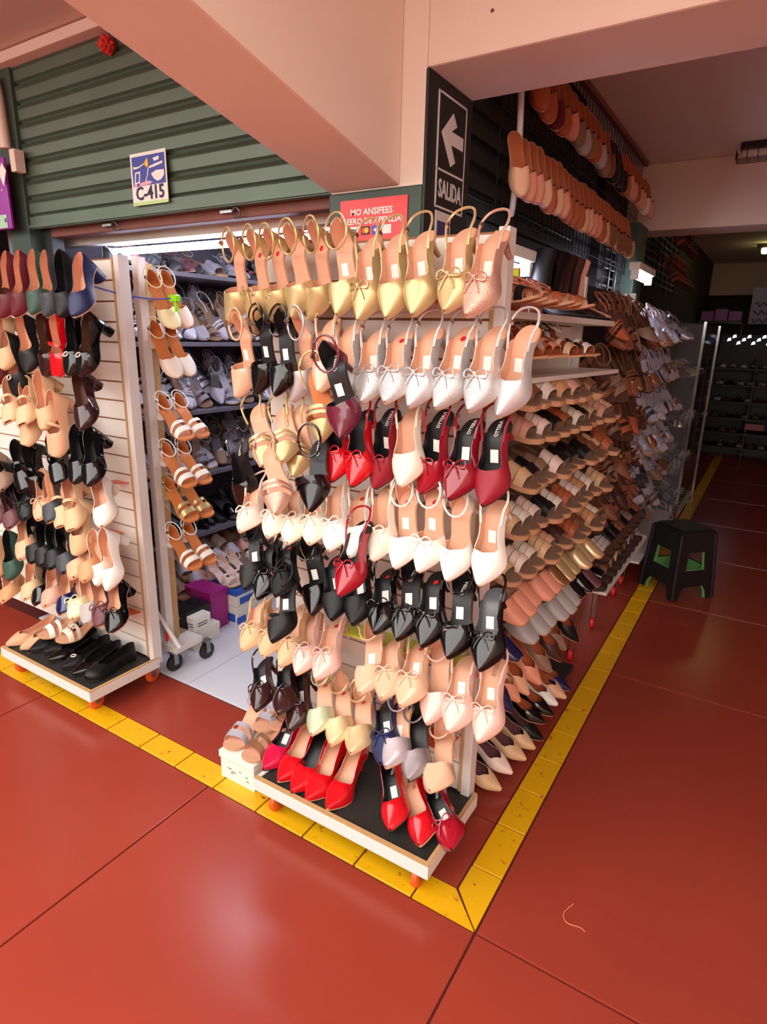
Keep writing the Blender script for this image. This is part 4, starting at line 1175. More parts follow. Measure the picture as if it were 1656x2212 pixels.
# caged lamp on the corridor ceiling
cl = empty('caged_lamp', (0.16, 3.28, 2.60)); tag(cl, 'unlit caged bulkhead lamp on the corridor ceiling', 'lamp')
mesh_obj('body', bevel_mesh(boxes_mesh('body', [(-0.11, 0.14, -0.05, 0.05, 0.02, 0.06)]), 0.008), [M_WIRE], cl)
mesh_obj('diffuser', bevel_mesh(boxes_mesh('diffuser', [(-0.10, 0.13, -0.035, 0.035, -0.012, 0.025)]), 0.012), [mat('lamp_glass', (215, 200, 190), 0.2)], cl)
for y in (-0.055, -0.018, 0.018, 0.055): tube('cage_wire', [(-0.125, y, 0.02), (-0.125, y, -0.03), (0.155, y, -0.03), (0.155, y, 0.02)], 0.0025, M_WIRE, cl, 5)
for x in (-0.125, -0.07, -0.015, 0.04, 0.095, 0.155): tube('cage_wire', [(x, -0.055, 0.02), (x, -0.055, -0.03), (x, 0.055, -0.03), (x, 0.055, 0.02)], 0.0025, M_WIRE, cl, 5)
yl = empty('ceiling_lamp', (0.11, 7.6, 2.58)); tag(yl, 'small lit yellowish ceiling lamp far down the corridor', 'lamp')
mesh_obj('bulb', bevel_mesh(boxes_mesh('bulb', [(-0.05, 0.2, -0.06, 0.06, -0.03, 0.03)]), 0.02), [emission('yellow_bulb', (240, 235, 150), 6.0)], yl)
mesh_obj('bracket', boxes_mesh('bracket', [(-0.10, 0.22, -0.03, 0.03, 0.03, 0.08)]), [M_WIRE], yl)

# ------------------------------------------------------------------ stools
def stool(name, z, k, m, label, Ht=0.44):
    root = empty(name, (0.113, 2.905, z), (0, 0, math.radians(45+3))); tag(root, label, 'stool', 'nested plastic stools')
    a, b = 0.150*k, 0.126*k    # half side at floor / at top
    hs = lambda zz: a + (b-a)*zz/Ht
    bm = bmesh.new(); bmesh.ops.create_cube(bm, size=1.0)
    for v in bm.verts: v.co = Vector((v.co.x*2*b, v.co.y*2*b, v.co.z*0.03 + Ht-0.01))
    bmesh.ops.bevel(bm, geom=bm.edges[:], offset=0.018, segments=3, affect='EDGES')
    me = bpy.data.meshes.new('seat'); bm.to_mesh(me); bm.free()
    mesh_obj('seat', me, [m], root)
    # one side panel with a window and legs
    lv = [(0.0, 1.0, 0.72), (0.05, 1.0, 0.66), (0.085, 1.0, 0.50), (0.10, 1.0, 0.48), (0.185, 1.0, 0.52), (0.19, 1.0, 0.52), (0.305, 1.0, 0.46), (0.315, 1.0, 0.46), (Ht-0.01, 1.0, 0.5)]
    V, F = [], []
    for (zz, _, u) in lv:
        s = hs(zz); uu = 0.66 if u is None else u
        V += [(-s, -s, zz), (-s*uu, -s, zz), (s*uu, -s, zz), (s, -s, zz)]
    for i in range(len(lv)-1):
        A_, B_ = i*4, (i+1)*4
        F.append((A_, A_+1, B_+1, B_)); F.append((A_+2, A_+3, B_+3, B_+2))
        open_ = (lv[i][0] < 0.08) or (0.186 < lv[i][0] < 0.30)
        if not open_: F.append((A_+1, A_+2, B_+2, B_+1))
    me = shell_mesh('side_panel', V, F, 0.004)
    for q in range(4):
        o = mesh_obj('side_panel', me, [m, m], root)
        o.rotation_euler = (0, 0, q*math.pi/2)
    for q in range(4):
        o = tube('corner_rib', [(hs(0)*0.99, -hs(0)*0.99, 0.004), (hs(Ht-0.02)*0.97, -hs(Ht-0.02)*0.97, Ht-0.02)], 0.013*k, m, root, 8)
        o.rotation_euler = (0, 0, q*math.pi/2)
    return root
stool('plastic_stool', 0.0, 1.0, M_BLACKPL, 'black square plastic stool standing on the yellow corridor line')
stool('plastic_stool', 0.0, 0.90, M_GREENPL, 'light green plastic stool nested inside the black stool', 0.415)

# ------------------------------------------------------------------ shop interior
wsh = empty('shop_shelf', (-2.5, 1.5, 0)); tag(wsh, 'dark shelving along the shop side wall, packed with grey sandals', 'shelf')
WB = (-2.5, 1.5, 0)
M_SHELF = mat('grey_shelf', (104, 100, 112), 0.5)
LEV = [1.83, 1.485, 1.125, 0.775, 0.43]
for z in LEV:
    box('shelf_board', (-2.79, -2.20, 0.62, 2.7, z-0.022, z), M_SHELF, wsh, base=WB, bevel=0.002)
for y in (0.62, 1.3, 2.0, 2.68):
    box('upright', (-2.79, -2.74, y, y+0.02, 0, 2.1), M_SHELF, wsh, base=WB)
rnd = random.Random(3)
SHN = ['top', 'second', 'third', 'fourth', 'lowest']
cols_by = [['blackpatent', 'charcoal', 'grey', 'plum'], ['lilacgrey', 'grey', 'greysilver', 'taupe'], ['lilacgrey', 'greysilver', 'grey', 'lilacgrey'], ['lilacgrey', 'grey', 'taupe', 'grey'], ['blackpatent', 'black', 'charcoal', 'blackpatent']]
for li_, z in enumerate(LEV):
    for k in range(13):
        y = 0.78 + k*0.086 + rnd.uniform(-0.012, 0.012)
        col = rnd.choice(cols_by[li_])
        lean = li_ in (1, 2, 3)
        for back in ((0, 1) if lean else (0,)):
            if back: col = rnd.choice(cols_by[li_])
            code = rnd.choice(['SA', 'SA', 'WB', 'AN', 'MU', 'SD'])
            pit = rnd.uniform(0.45, 0.98) if lean else 0.25
            T = Vector((-2.225-0.13*back+rnd.uniform(-.02, .02), y+0.045*back+rnd.uniform(-.02, .02), z+0.014+0.06*back))
            H = T + Vector((-0.23*math.cos(pit), rnd.uniform(-.09, .09), 0.23*math.sin(pit)+0.02))
            lin_ = rnd.choice(['grey', 'lilacgrey', 'taupe']) if col not in ('blackpatent', 'black', 'charcoal') else 'grey'
            small_shoe(code, col, lin_, pose(code, H, T, (0.7, rnd.uniform(-.5, .3), 0.7)), PAL[col][0] + ' ' + STY[code]['desc'] + (' leaning behind, ' if back else ', ') + ORD[k] + ' from the door, ' + SHN[li_] + ' wall shelf', 'sandals on the shop wall shelves')
# heap of slippers below
ramp = poly_prism('display_ramp', [(-2.46, 0.0), (-2.10, 0.0), (-2.10, 0.17), (-2.46, 0.33)], 0.74, 2.3, M_SHELF, None); tag(ramp, 'low sloping display base under the shop wall shelves', 'display base')
for k in range(30):
    i, j = k % 10, k // 10
    y = 0.80 + i*0.10 + rnd.uniform(-.02, .02); x = -2.42 + j*0.10
    z = 0.33 - (x+2.46)*0.44 + 0.006
    col = rnd.choice(['blush', 'pinkmatte', 'lilacgrey', 'taupe', 'greymatte'])
    T = Vector((x+0.19, y, z-0.070+0.012)); H = Vector((x-0.02, y+rnd.uniform(-.06, .06), z+0.040))
    small_shoe('SD', col, 'taupe', pose('SD', H, T, (0.5, 0, 0.85)), PAL[col][0] + ' slipper, ' + ORD[i] + ' from the door, ' + ['upper', 'middle', 'lower'][j] + ' row of the sloping base', 'slippers on the sloping base', sole=M_TANSOLE)
def carton(name, b, m, label, lid=None, marks=(), rotz=0.0):
    x0, x1, y0, y1, z0, z1 = b
    base = ((x0+x1)/2, (y0+y1)/2, z0)
    r = empty(name, base, (0, 0, rotz)); tag(r, label, 'box', 'shoe boxes on the shop floor')
    box('box_body', b, m, r, bevel=0.002, base=base)
    box('box_lid', (x0-0.003, x1+0.003, y0-0.003, y1+0.003, z1-0.03, z1+0.003), lid or m, r, bevel=0.002, base=base)
    for (u0, u1, v0, v1, mm) in marks:
        box('print', (x0+(x1-x0)*u0, x0+(x1-x0)*u1, y0-0.0018, y0-0.0002, z0+(z1-z0)*v0, z0+(z1-z0)*v1), mm, r, base=base)
        box('print', (x1+0.0002, x1+0.0018, y0+(y1-y0)*u0, y0+(y1-y0)*u1, z0+(z1-z0)*v0, z0+(z1-z0)*v1), mm, r, base=base)
    return r
M_BLUEBOX = mat('blue_box_print', (46, 92, 190), 0.5)
carton('shoe_box', (-2.07, -1.83, 0.955, 1.22, 0.004, 0.10), M_CARD, 'white and blue shoe box on the shop floor, lower of two', None, [(0.0, 0.25, 0.0, 0.4, M_BLUEBOX), (0.55, 0.95, 0.1, 0.6, M_BLUEBOX)])
carton('shoe_box', (-2.07, -1.83, 0.955, 1.22, 0.105, 0.20), M_CARD, 'white and blue shoe box stacked on another, upper of two', M_BLUEBOX, [(0.1, 0.5, 0.1, 0.5, M_BLUEBOX)])
carton('shoe_box', (-1.96, -1.80, 0.63, 0.80, 0.004, 0.095), M_CARD, 'plain white shoe box on the shop floor near the side stand')
carton('shoe_box', (-1.98, -1.86, 0.64, 0.80, 0.10, 0.185), mat('black_box', (24, 22, 24), 0.4), 'black shoe box on the plain white shoe box', None, [(0.55, 0.62, 0.5, 0.7, M_PAPER)])
carton('shoe_box', (-1.85, -1.80, 0.64, 0.74, 0.10, 0.17), M_PAPER, 'small white box with printed lines on the plain white shoe box', None, [(0.2, 0.8, 0.5, 0.56, M_INK), (0.2, 0.8, 0.3, 0.36, M_INK)])
carton('shoe_box', (-2.08, -1.88, 0.82, 0.94, 0.004, 0.22), mat('magenta_box', (160, 24, 120), 0.4), 'magenta shoe box between the black box and the blue boxes')
for k in range(3):
    col = 'blush'
    small_shoe('SA', col, 'blush', stand('SA', (-1.85, 1.0+0.08*k, 0.205), -math.pi/2), 'blush strappy sandal on the upper white and blue box, ' + ORD[k] + ' from the door', 'sandals on the blue boxes')

# narrow side stand by the door, facing into the shop
ss = empty('side_stand', (-1.76, 0.60, 0)); tag(ss, 'narrow wheeled stand with acrylic shelves just inside the shop door', 'display rack')
SB = (-1.76, 0.60, 0)
box('panel', (-1.80, -1.775, 0.49, 0.53, 0.14, 1.80), M_RAW, ss, base=SB, bevel=0.002)
box('front_post', (-1.80, -1.765, 0.45, 0.49, 0.10, 1.82), M_FRAME, ss, base=SB, bevel=0.003)
box('base_board', (-1.80, -1.70, 0.44, 0.60, 0.10, 0.13), M_FRAME, ss, base=SB, bevel=0.003)
tube('brace', [(-0.03, -0.18, 0.30), (0.09, -0.16, 0.145)], 0.011, M_FRAME, ss)
box('red_clip', (-1.752, -1.742, 0.43, 0.44, 0.16, 0.22), M_RED, ss, base=SB)
caster(ss, -1.735, 0.455, SB, M_BLACKPL, 0.042, 0.10); caster(ss, -1.70, 0.62, SB, M_BLACKPL, 0.042, 0.10)
for k, z in enumerate((1.12, 0.92, 0.77, 0.55)):
    v = [(-1.775, 0.46, z+0.06), (-1.775, 0.62, z+0.06), (-1.60, 0.62, z-0.02), (-1.60, 0.46, z-0.02)]
    me = bpy.data.meshes.new('acrylic_shelf'); me.from_pydata([(a-SB[0], b-SB[1], c) for a, b, c in v] + [(a-SB[0], b-SB[1], c-0.004) for a, b, c in v], [], [(0, 1, 2, 3), (7, 6, 5, 4), (0, 4, 5, 1), (1, 5, 6, 2), (2, 6, 7, 3), (3, 7, 4, 0)])
    mesh_obj('acrylic_shelf', me, [M_GLASS], ss)
for k, (y, z, col) in enumerate([(0.475, 1.735, 'lemon'), (0.54, 1.74, 'blush'), (0.47, 1.545, 'offwhite'), (0.54, 1.55, 'white')]):
    H = Vector((-1.735, y, z)); T = H + Vector((0.13, 0.02, -0.185))
    full_shoe('WB', col, 'orange', '', pose('WB', H, T, (0.65, -0.35, 0.55)), PAL[col][0] + ' block heel with ankle strap on the side stand, ' + ['upper hook near the door', 'upper hook farther in', 'lower hook near the door', 'lower hook farther in'][k], 'white heels on the side stand')
for r_, z in enumerate((1.12, 0.92, 0.77, 0.55)):
    for k in range(2):
        y = 0.485 + k*0.085
        H = Vector((-1.745, y, z+0.12)); T = H + Vector((0.185, 0.0, -0.125))
        col = ['white', 'white', 'gold', 'white'][r_]
        small_shoe('SA', col, 'orange', pose('SA', H, T, (0.5, -0.2, 0.85)), PAL[col][0] + ' strapped sandal with orange insole, ' + ORD[k] + ' from door, ' + ['top', 'second', 'third', 'lowest'][r_] + ' acrylic shelf', 'sandals on the acrylic shelves', sole=M_WOOD)
# security cables with a neon clip between rack and stand
ck = tube('security_cable', smooth_path([(-1.83, 0.20, 1.72), (-1.74, 0.30, 1.68), (-1.68, 0.42, 1.66), (-1.62, 0.50, 1.665)], 5), 0.003, mat('blue_cable', (70, 90, 190), 0.3), None)
tag(ck, 'thin blue cable strung from the entrance rack to the side stand', 'cable')
nc = mesh_obj('cable_clip', bevel_mesh(boxes_mesh('cable_clip', [(-0.022, 0.022, -0.012, 0.012, -0.013, 0.013), (0.0, 0.012, -0.006, 0.006, -0.05, -0.013)]), 0.004), [mat('neon_green_plastic', (150, 240, 30), 0.3)], None, (-1.62, 0.50, 1.665)); tag(nc, 'neon green clip on the blue cable', 'clip')

# ------------------------------------------------------------------ corridor rack one (sandals on shelves)
ANG = math.radians(4)
r1 = empty('display_rack', (-0.126, 0.5, 0), (0, 0, -ANG)); tag(r1, 'white slatwall rack along the corridor behind the corner rack, holding sandals', 'display rack')
O_ = Vector((math.cos(ANG), -math.sin(ANG), 0)); D_ = Vector((math.sin(ANG), math.cos(ANG), 0)); P_ = Vector((-0.126, 0.5, 0))
def loc1(x, y, z): return P_ + O_*x + D_*y + Vector((0, 0, z))
box('back_board', (-0.30, -0.285, -0.06, 1.0, 0.05, 1.62), M_GROOVE, r1)
sl_me = boxes_mesh('slat', [(-0.288, -0.276, -0.06, 1.0, 0, 0.094)])
for k in range(15): mesh_obj('slat', sl_me, [M_WHITE], r1, (0, 0, 0.10+k*0.1))
box('top_shelf', (-0.42, -0.10, -0.02, 1.0, 1.60, 1.62), M_WHITE, r1)
box('mid_shelf', (-0.28, -0.06, 0.10, 1.0, 1.415, 1.43), M_WHITE, r1)
box('end_post', (-0.31, -0.27, 1.0, 1.03, 0, 1.62), M_FRAME, r1, bevel=0.002)
box('end_post', (-0.31, -0.27, -0.09, -0.06, 0, 1.62), M_FRAME, r1, bevel=0.002)
for z in (1.30, 1.18, 1.05, 0.90, 0.75, 0.60, 0.45, 0.30):
    box('wire_shelf', (-0.28, -0.12, 0.0, 1.0, z-0.034, z-0.030), M_METAL, r1)
box('base_board', (-0.30, -0.10, -0.05, 1.0, 0.015, 0.04), M_DARK, r1)
ROWS1 = [  # name, toe z, pitch, style, lining, sole, [(y, colour)...]
    ('highest', 1.655, 0.10, 'SA', 'tan', M_TANSOLE, [(-0.06, 'black'), (0.03, 'rust'), (0.12, 'nude'), (0.20, 'rust'), (0.29, 'peach'), (0.38, 'rust')]),
    ('second', 1.50, 0.25, 'SA', 'rust', M_TANSOLE, [(0.05, 'rust'), (0.14, 'rust'), (0.23, 'peach'), (0.33, 'beige'), (0.43, 'black'), (0.53, 'white')]),
    ('third', 1.36, 0.30, 'SD', 'taupe', M_TANSOLE, [(0.02, 'tanshoe'), (0.12, 'brown'), (0.22, 'offwhite'), (0.32, 'tanshoe'), (0.42, 'pinkmatte'), (0.52, 'taupe'), (0.62, 'bronze')]),
    ('fourth', 1.255, 0.30, 'SW', 'taupe', M_WOOD, [(0.10, 'pinkmatte'), (0.19, 'blush'), (0.30, 'black'), (0.40, 'rust'), (0.50, 'cream'), (0.60, 'black'), (0.70, 'beige'), (0.80, 'pinkmatte'), (0.90, 'beige')]),
    ('fifth', 1.11, 0.32, 'SD', 'taupe', M_WOOD, [(0.06, 'beige'), (0.15, 'black'), (0.24, 'taupe'), (0.33, 'blush'), (0.43, 'black'), (0.53, 'black'), (0.63, 'black'), (0.72, 'brown'), (0.81, 'beige'), (0.90, 'rust')]),
    ('sixth', 0.96, 0.34, 'SW', 'taupe', M_WOOD, [(0.05, 'beige'), (0.13, 'offwhite'), (0.22, 'blush'), (0.30, 'black'), (0.38, 'offwhite'), (0.48, 'rust'), (0.58, 'offwhite'), (0.68, 'tanshoe'), (0.78, 'offwhite'), (0.88, 'beige')]),
    ('seventh', 0.81, 0.34, 'SW', 'taupe', M_TANSOLE, [(0.03, 'beige'), (0.13, 'blush'), (0.22, 'offwhite'), (0.31, 'beige'), (0.39, 'nude'), (0.50, 'darkbrown'), (0.60, 'rust'), (0.70, 'bronze'), (0.80, 'tanshoe'), (0.89, 'cream')]),
    ('eighth', 0.66, 0.34, 'SQ', 'tan', M_TANSOLE, [(0.06, 'peach'), (0.14, 'peach'), (0.22, 'peach'), (0.30, 'peach'), (0.38, 'peach'), (0.46, 'bronze'), (0.53, 'gold'), (0.61, 'gold'), (0.70, 'champagne'), (0.78, 'champagne'), (0.86, 'champagne')]),
    ('ninth', 0.515, 0.34, 'SQ', 'taupe', M_SOLE, [(0.08, 'navypatent'), (0.23, 'greymatte'), (0.32, 'greymatte'), (0.40, 'greymatte'), (0.48, 'greymatte'), (0.56, 'greymatte'), (0.64, 'greymatte'), (0.73, 'blackpatent'), (0.82, 'blackpatent'), (0.90, 'plum')]),
    ('tenth', 0.34, 0.75, 'FL', 'rust', M_SOLE, [(0.03, 'navypatent'), (0.10, 'peach'), (0.16, 'nude'), (0.25, 'peach'), (0.36, 'taupe'), (0.46, 'darkbrown'), (0.56, 'taupe'), (0.66, 'black')]),
    ('eleventh', 0.115, 0.36, 'FL', 'rust', M_SOLE, [(0.36, 'blackpatent'), (0.43, 'blackpatent'), (0.51, 'white'), (0.58, 'nude'), (0.65, 'navypatent')]),
    ('bottom', 0.055, 0.36, 'FL', 'plum', M_SOLE, [(-0.01, 'beige'), (0.09, 'blush'), (0.19, 'beige'), (0.27, 'beige'), (0.34, 'black')]),
]
for rn, z, pit, code, li, sole, items in ROWS1:
    for k, (y, col) in enumerate(items):
        jit = rnd.uniform(-0.012, 0.012)
        T = loc1(jit, y, z); H = T - O_*(0.225*math.cos(pit)) + Vector((0, 0, 0.225*math.sin(pit))) + D_*rnd.uniform(-.012, .012)
        if z < 0.1: H.z = max(H.z, z+0.05)
        lab = PAL[col][0] + ' ' + STY[code]['desc'] + ', ' + ORD[k] + ' from the corner, ' + rn + ' row along the corridor'
        full_shoe(code, col, li, '', pose(code, H, T, (0.35, -0.1, 0.9)), lab, 'sandals on the corridor rack')
# tall boots standing on the top shelf
for k, col in enumerate(['black', 'blackpatent', 'brownpatent', 'black', 'darkbrown', 'pinkmatte']):
    y = 0.64 + k*0.073
    T = loc1(-0.12, y, 1.632); H = T - O_*0.22 + Vector((0, rnd.uniform(-.03, .03), 0.045))
    small_shoe('TB', col, 'black', pose('TB', H, T, (0.25, 0.38+rnd.uniform(-.04, .04), 1), 0.82), PAL[col][0] + ' tall boot leaning on the corridor top shelf, ' + ORD[k] + ' from the corner', 'tall boots on the corridor shelf')

# lit blue storage box beside the short tube
BB = (-0.45, 0.98, 1.66)
bb = empty('storage_box', BB); tag(bb, 'blue-lit box lid with a yellow strip behind the gold heels', 'box')
box('lid', (-0.52, -0.38, 0.90, 1.10, 1.625, 1.665), M_WHITE, bb, base=BB, bevel=0.003)
box('panel', (-0.53, -0.52, 0.90, 1.14, 1.625, 1.86), mat('blue_board', (60, 80, 170), 0.4), bb, base=BB)
box('yellow_strip', (-0.44, -0.36, 0.90, 0.91, 1.745, 1.77), M_NEON, bb, base=BB)
box('strip_holder', (-0.52, -0.36, 0.91, 0.92, 1.735, 1.775), M_ORANGE, bb, base=BB)

# ------------------------------------------------------------------ wire grid with hanging shoes over the corridor
wg = empty('wire_grid', (-0.49, 2.1, 1.95)); tag(wg, 'dark wire grid panel hung high along the corridor shop front', 'wire grid')
GB = (-0.49, 2.1, 1.95)
me_v = vf_mesh('wire', [tube_vf([(0, 0, 0), (0, 0, 0.34), (0, 0, 0.68)], 0.0022, 5) + (0,)])
for k in range(42): mesh_obj('wire', me_v, [M_WIRE], wg, (0, -1.13+k*0.057, 0))
me_h = vf_mesh('wire', [tube_vf([(0, -1.13, 0), (0, 0, 0), (0, 1.22, 0)], 0.0026, 5) + (0,)])
for k in range(7): mesh_obj('wire', me_h, [M_WIRE], wg, (0.004, 0, 0.02+k*0.107))
box('wood_rail', (-0.50, -0.475, 0.90, 3.40, 2.625, 2.65), M_LINTEL, wg, base=GB)
tube('chrome_rail', smooth_path([(0.05, -1.12, 0.62), (0.06, -1.12, 0.40), (0.06, -1.10, 0.22), (0.05, -1.09, 0.06), (0.03, -1.05, 0.02)], 3), 0.011, M_FRAME, wg)
c1 = ['rust', 'rust', 'burgundy', 'rust', 'peach', 'taupe', 'greymatte', 'taupe', 'rust', 'greymatte', 'taupe', 'brown', 'black', 'black', 'black', 'rust', 'pinkmatte', 'pinkmatte', 'rust', 'pinkmatte', 'pinkmatte', 'blush', 'pinkmatte', 'pinkmatte']
for k, col in enumerate(c1):
    y = 1.12 + k*0.092
    H = Vector((-0.45, y, 2.50+rnd.uniform(-.01, .01))); T = H + Vector((0.07, -0.06+rnd.uniform(-.015, .015), -0.22))
    small_shoe('PM', col, 'rust' if col != 'black' else 'black', pose('PM', H, T, (0.45, -0.9+rnd.uniform(-.2,.2), 0.1), 0.85), PAL[col][0] + ' sandal hanging on the wire grid, upper row, ' + ORD[k] + ' from the pillar', 'sandals hanging on the wire grid', sole=LIN['tan'])
for k in range(24):
    y = 0.98 + k*0.078
    col = rnd.choice(['rust', 'peach', 'nude', 'tanshoe', 'rust']) if k < 16 else rnd.choice(['bronze', 'bronze', 'gold'])
    H = Vector((-0.445, y, 2.22+rnd.uniform(-.01, .01))); T = H + Vector((0.07, -0.06+rnd.uniform(-.015, .015), -0.22))
    small_shoe('PM', col, 'rust', pose('PM', H, T, (0.45, -0.9+rnd.uniform(-.2,.2), 0.1), 0.85), PAL[col][0] + ' sandal hanging on the wire grid, lower row, ' + ORD[k] + ' from the pillar', 'sandals hanging on the wire grid', sole=LIN['tan'])

# ------------------------------------------------------------------ corridor rack two: brown sandals on hooks
r2 = empty('display_rack', (-0.32, 2.05, 0)); tag(r2, 'corridor rack of brown hanging sandals before the stool', 'display rack')
R2 = (-0.32, 2.05, 0)
box('panel', (-0.36, -0.335, 1.57, 2.62, 0.45, 1.78), M_DARK, r2, base=R2)
box('post', (-0.36, -0.30, 1.555, 1.58, 0, 1.8), M_FRAME, r2, base=R2, bevel=0.002); box('post', (-0.36, -0.30, 2.61, 2.64, 0, 1.8), M_FRAME, r2, base=R2, bevel=0.002)
box('bottom_tray', (-0.34, -0.06, 1.57, 2.62, 0.40, 0.415), M_WHITE, r2, base=R2)
for y in (1.62, 2.05, 2.58): caster(r2, -0.20, y, R2, M_RED, 0.03, 0.40)
HN = ['top', 'second', 'third', 'fourth', 'fifth', 'lowest']
for r_, z in enumerate((1.70, 1.48, 1.27, 1.06, 0.86)):
    for k in range(11):
        y = 1.58 + k*0.095 + rnd.uniform(-.01, .01)
        col = rnd.choice(['brown', 'bronze', 'rust', 'brown', 'taupe', 'darkbrown'])
        H = Vector((-0.27, y, z)); T = H + Vector((0.15+rnd.uniform(-.02, .02), -0.03+rnd.uniform(-.02, .02), -0.165))
        code = rnd.choice(['SA', 'WB', 'MU', 'SA', 'SL']); T = T + Vector((rnd.uniform(-.03, .03), rnd.uniform(-.05, .05), rnd.uniform(-.04, .02)))
        small_shoe(code, col, 'brown', pose(code, H, T, (0.7, rnd.uniform(-.8, .1), 0.5)), PAL[col][0] + ' ' + STY[code]['desc'] + ', ' + ORD[k] + ' from the corner, ' + HN[r_] + ' hook row before stool', 'brown sandals on the corridor hooks')
for k in range(9):
    y = 1.60 + k*0.11
    col = ['black', 'blackpatent', 'brown', 'taupe', 'beige', 'darkbrown', 'brown', 'greymatte', 'brown'][k]
    small_shoe('SD', col, 'brown', stand('SD', (-0.07, y, 0.416), -math.pi/2+0.05), PAL[col][0] + ' slide on the low white tray before the stool, ' + ORD[k] + ' from the corner', 'slides on the low tray')
for k in range(9):
    y = 1.60 + k*0.11
    H = Vector((-0.26, y, 0.68)); T = H + Vector((0.19, -0.02, -0.11))
    col = ['offwhite', 'greymatte', 'black', 'black', 'brown', 'black', 'taupe', 'black', 'brown'][k]
    small_shoe('SW', col, 'brown', pose('SW', H, T, (0.4, -0.2, 0.9)), PAL[col][0] + ' wedge sandal above the low white tray, ' + ORD[k] + ' from the corner', 'sandals above the low tray')

# ------------------------------------------------------------------ corridor rack three: silver sandals, and an acrylic cabinet
r3 = empty('display_rack', (-0.36, 3.4, 0)); tag(r3, 'corridor rack of silver sandals beyond the stool', 'display rack')
R3 = (-0.36, 3.4, 0)
box('panel', (-0.42, -0.39, 2.75, 4.2, 0.2, 1.75), M_SHELF, r3, base=R3)
box('bottom_tray', (-0.40, -0.10, 2.75, 4.2, 0.18, 0.195), M_FRAME, r3, base=R3)
for y in (2.8, 4.15): caster(r3, -0.2, y, R3, M_RED, 0.03, 0.18)
for r_, z in enumerate((1.70, 1.46, 1.22, 0.98, 0.74, 0.50)):
    for k in range(12):
        y = 2.82 + k*0.115 + rnd.uniform(-.01, .01)
        col = rnd.choice(['greysilver', 'lilacgrey', 'greysilver', 'charcoal', 'bronze'] if r_ < 4 else ['greysilver', 'charcoal', 'taupe', 'brown'])
        H = Vector((-0.33, y, z)); T = H + Vector((0.16+rnd.uniform(-.02, .02), -0.02+rnd.uniform(-.03, .03), -0.15))
        code = rnd.choice(['SA', 'WB', 'MU', 'SA', 'SD']); T = T + Vector((rnd.uniform(-.03, .03), rnd.uniform(-.05, .05), rnd.uniform(-.04, .02)))
        small_shoe(code, col, 'lilacgrey', pose(code, H, T, (0.7, rnd.uniform(-.8, .1), 0.5)), PAL[col][0] + ' ' + STY[code]['desc'] + ', ' + ORD[k] + ' from the stool, ' + HN[r_] + ' row beyond it', 'silver sandals beyond the stool')
gc = empty('acrylic_cabinet', (-0.30, 5.0, 0)); tag(gc, 'clear acrylic display cabinet with pale metal edges far down the corridor', 'cabinet')
GC = (-0.30, 5.0, 0)
for (x, y) in [(-0.09, 4.35), (-0.09, 5.68), (-0.5, 4.35), (-0.5, 5.68)]:
    box('edge_post', (x-0.01, x+0.01, y-0.01, y+0.01, 0.0, 1.70), M_CHROME, gc, base=GC)
for z in (0.06, 0.45, 0.85, 1.25, 1.68):
    box('acrylic_shelf', (-0.5, -0.09, 4.35, 5.68, z, z+0.012), M_GLASS if z > 0.1 else M_FRAME, gc, base=GC)
box('pane', (-0.09, -0.086, 4.36, 5.67, 0.08, 1.68), M_GLASS, gc, base=GC)
box('pane', (-0.49, -0.10, 4.346, 4.35, 0.08, 1.68), M_GLASS, gc, base=GC)
for r_, z in enumerate((0.073, 0.463, 0.863, 1.263)):
    for k in range(9):
        y = 4.43 + k*0.14
        col = rnd.choice(['greysilver', 'taupe', 'gold', 'charcoal', 'lilacgrey'])
        small_shoe('SA', col, 'grey', stand('SA', (-0.12, y, z), -math.pi/2+rnd.uniform(-.2, .2)), PAL[col][0] + ' sandal in the acrylic cabinet, ' + ORD[k] + ' from the stool, ' + ['lowest', 'second lowest', 'third', 'top'][r_] + ' level', 'sandals in the acrylic cabinet')
# wire shelves and hanging shoes beyond the green post
g2 = empty('wire_grid', (-0.5, 4.4, 1.95)); tag(g2, 'pale wire grille panels beyond the green post', 'wire grid')
for k in range(9): tube('wire', [(0, -0.85, 0.04+k*0.05), (0, 0.9, 0.04+k*0.05)], 0.006, M_METAL, g2, 5)
for k in range(8): tube('wire', [(0, -0.85+k*0.25, 0), (0, -0.85+k*0.25, 0.5)], 0.006, M_WIRE, g2, 5)
g3 = empty('wire_grid', (-0.5, 2.75, 1.95)); tag(g3, 'pale wire grille panel before the green post', 'wire grid')
for k in range(7): tube('wire', [(0, -0.15, -0.10+k*0.05), (0, 0.36, -0.10+k*0.05)], 0.006, M_CHROME, g3, 5)
for k in range(4): tube('wire', [(0.006, -0.15+k*0.16, -0.14), (0.006, -0.15+k*0.16, 0.28)], 0.005, M_WIRE, g3, 5)
for k in range(12):
    y = 4.25 + (k % 6)*0.16; z = 2.42 if k < 6 else 2.16
    col = rnd.choice(['brown', 'darkbrown', 'bronze', 'rust'])
    H = Vector((-0.42, y, z)); T = H + Vector((0.12, -0.05, -0.2))
    small_shoe('SA', col, 'brown', pose('SA', H, T, (0.8, -0.4, 0.3)), PAL[col][0] + ' sandal hanging beyond the green post, ' + ('upper' if k < 6 else 'lower') + ' row, ' + ORD[k % 6] + ' from the post', 'sandals hanging beyond the post')

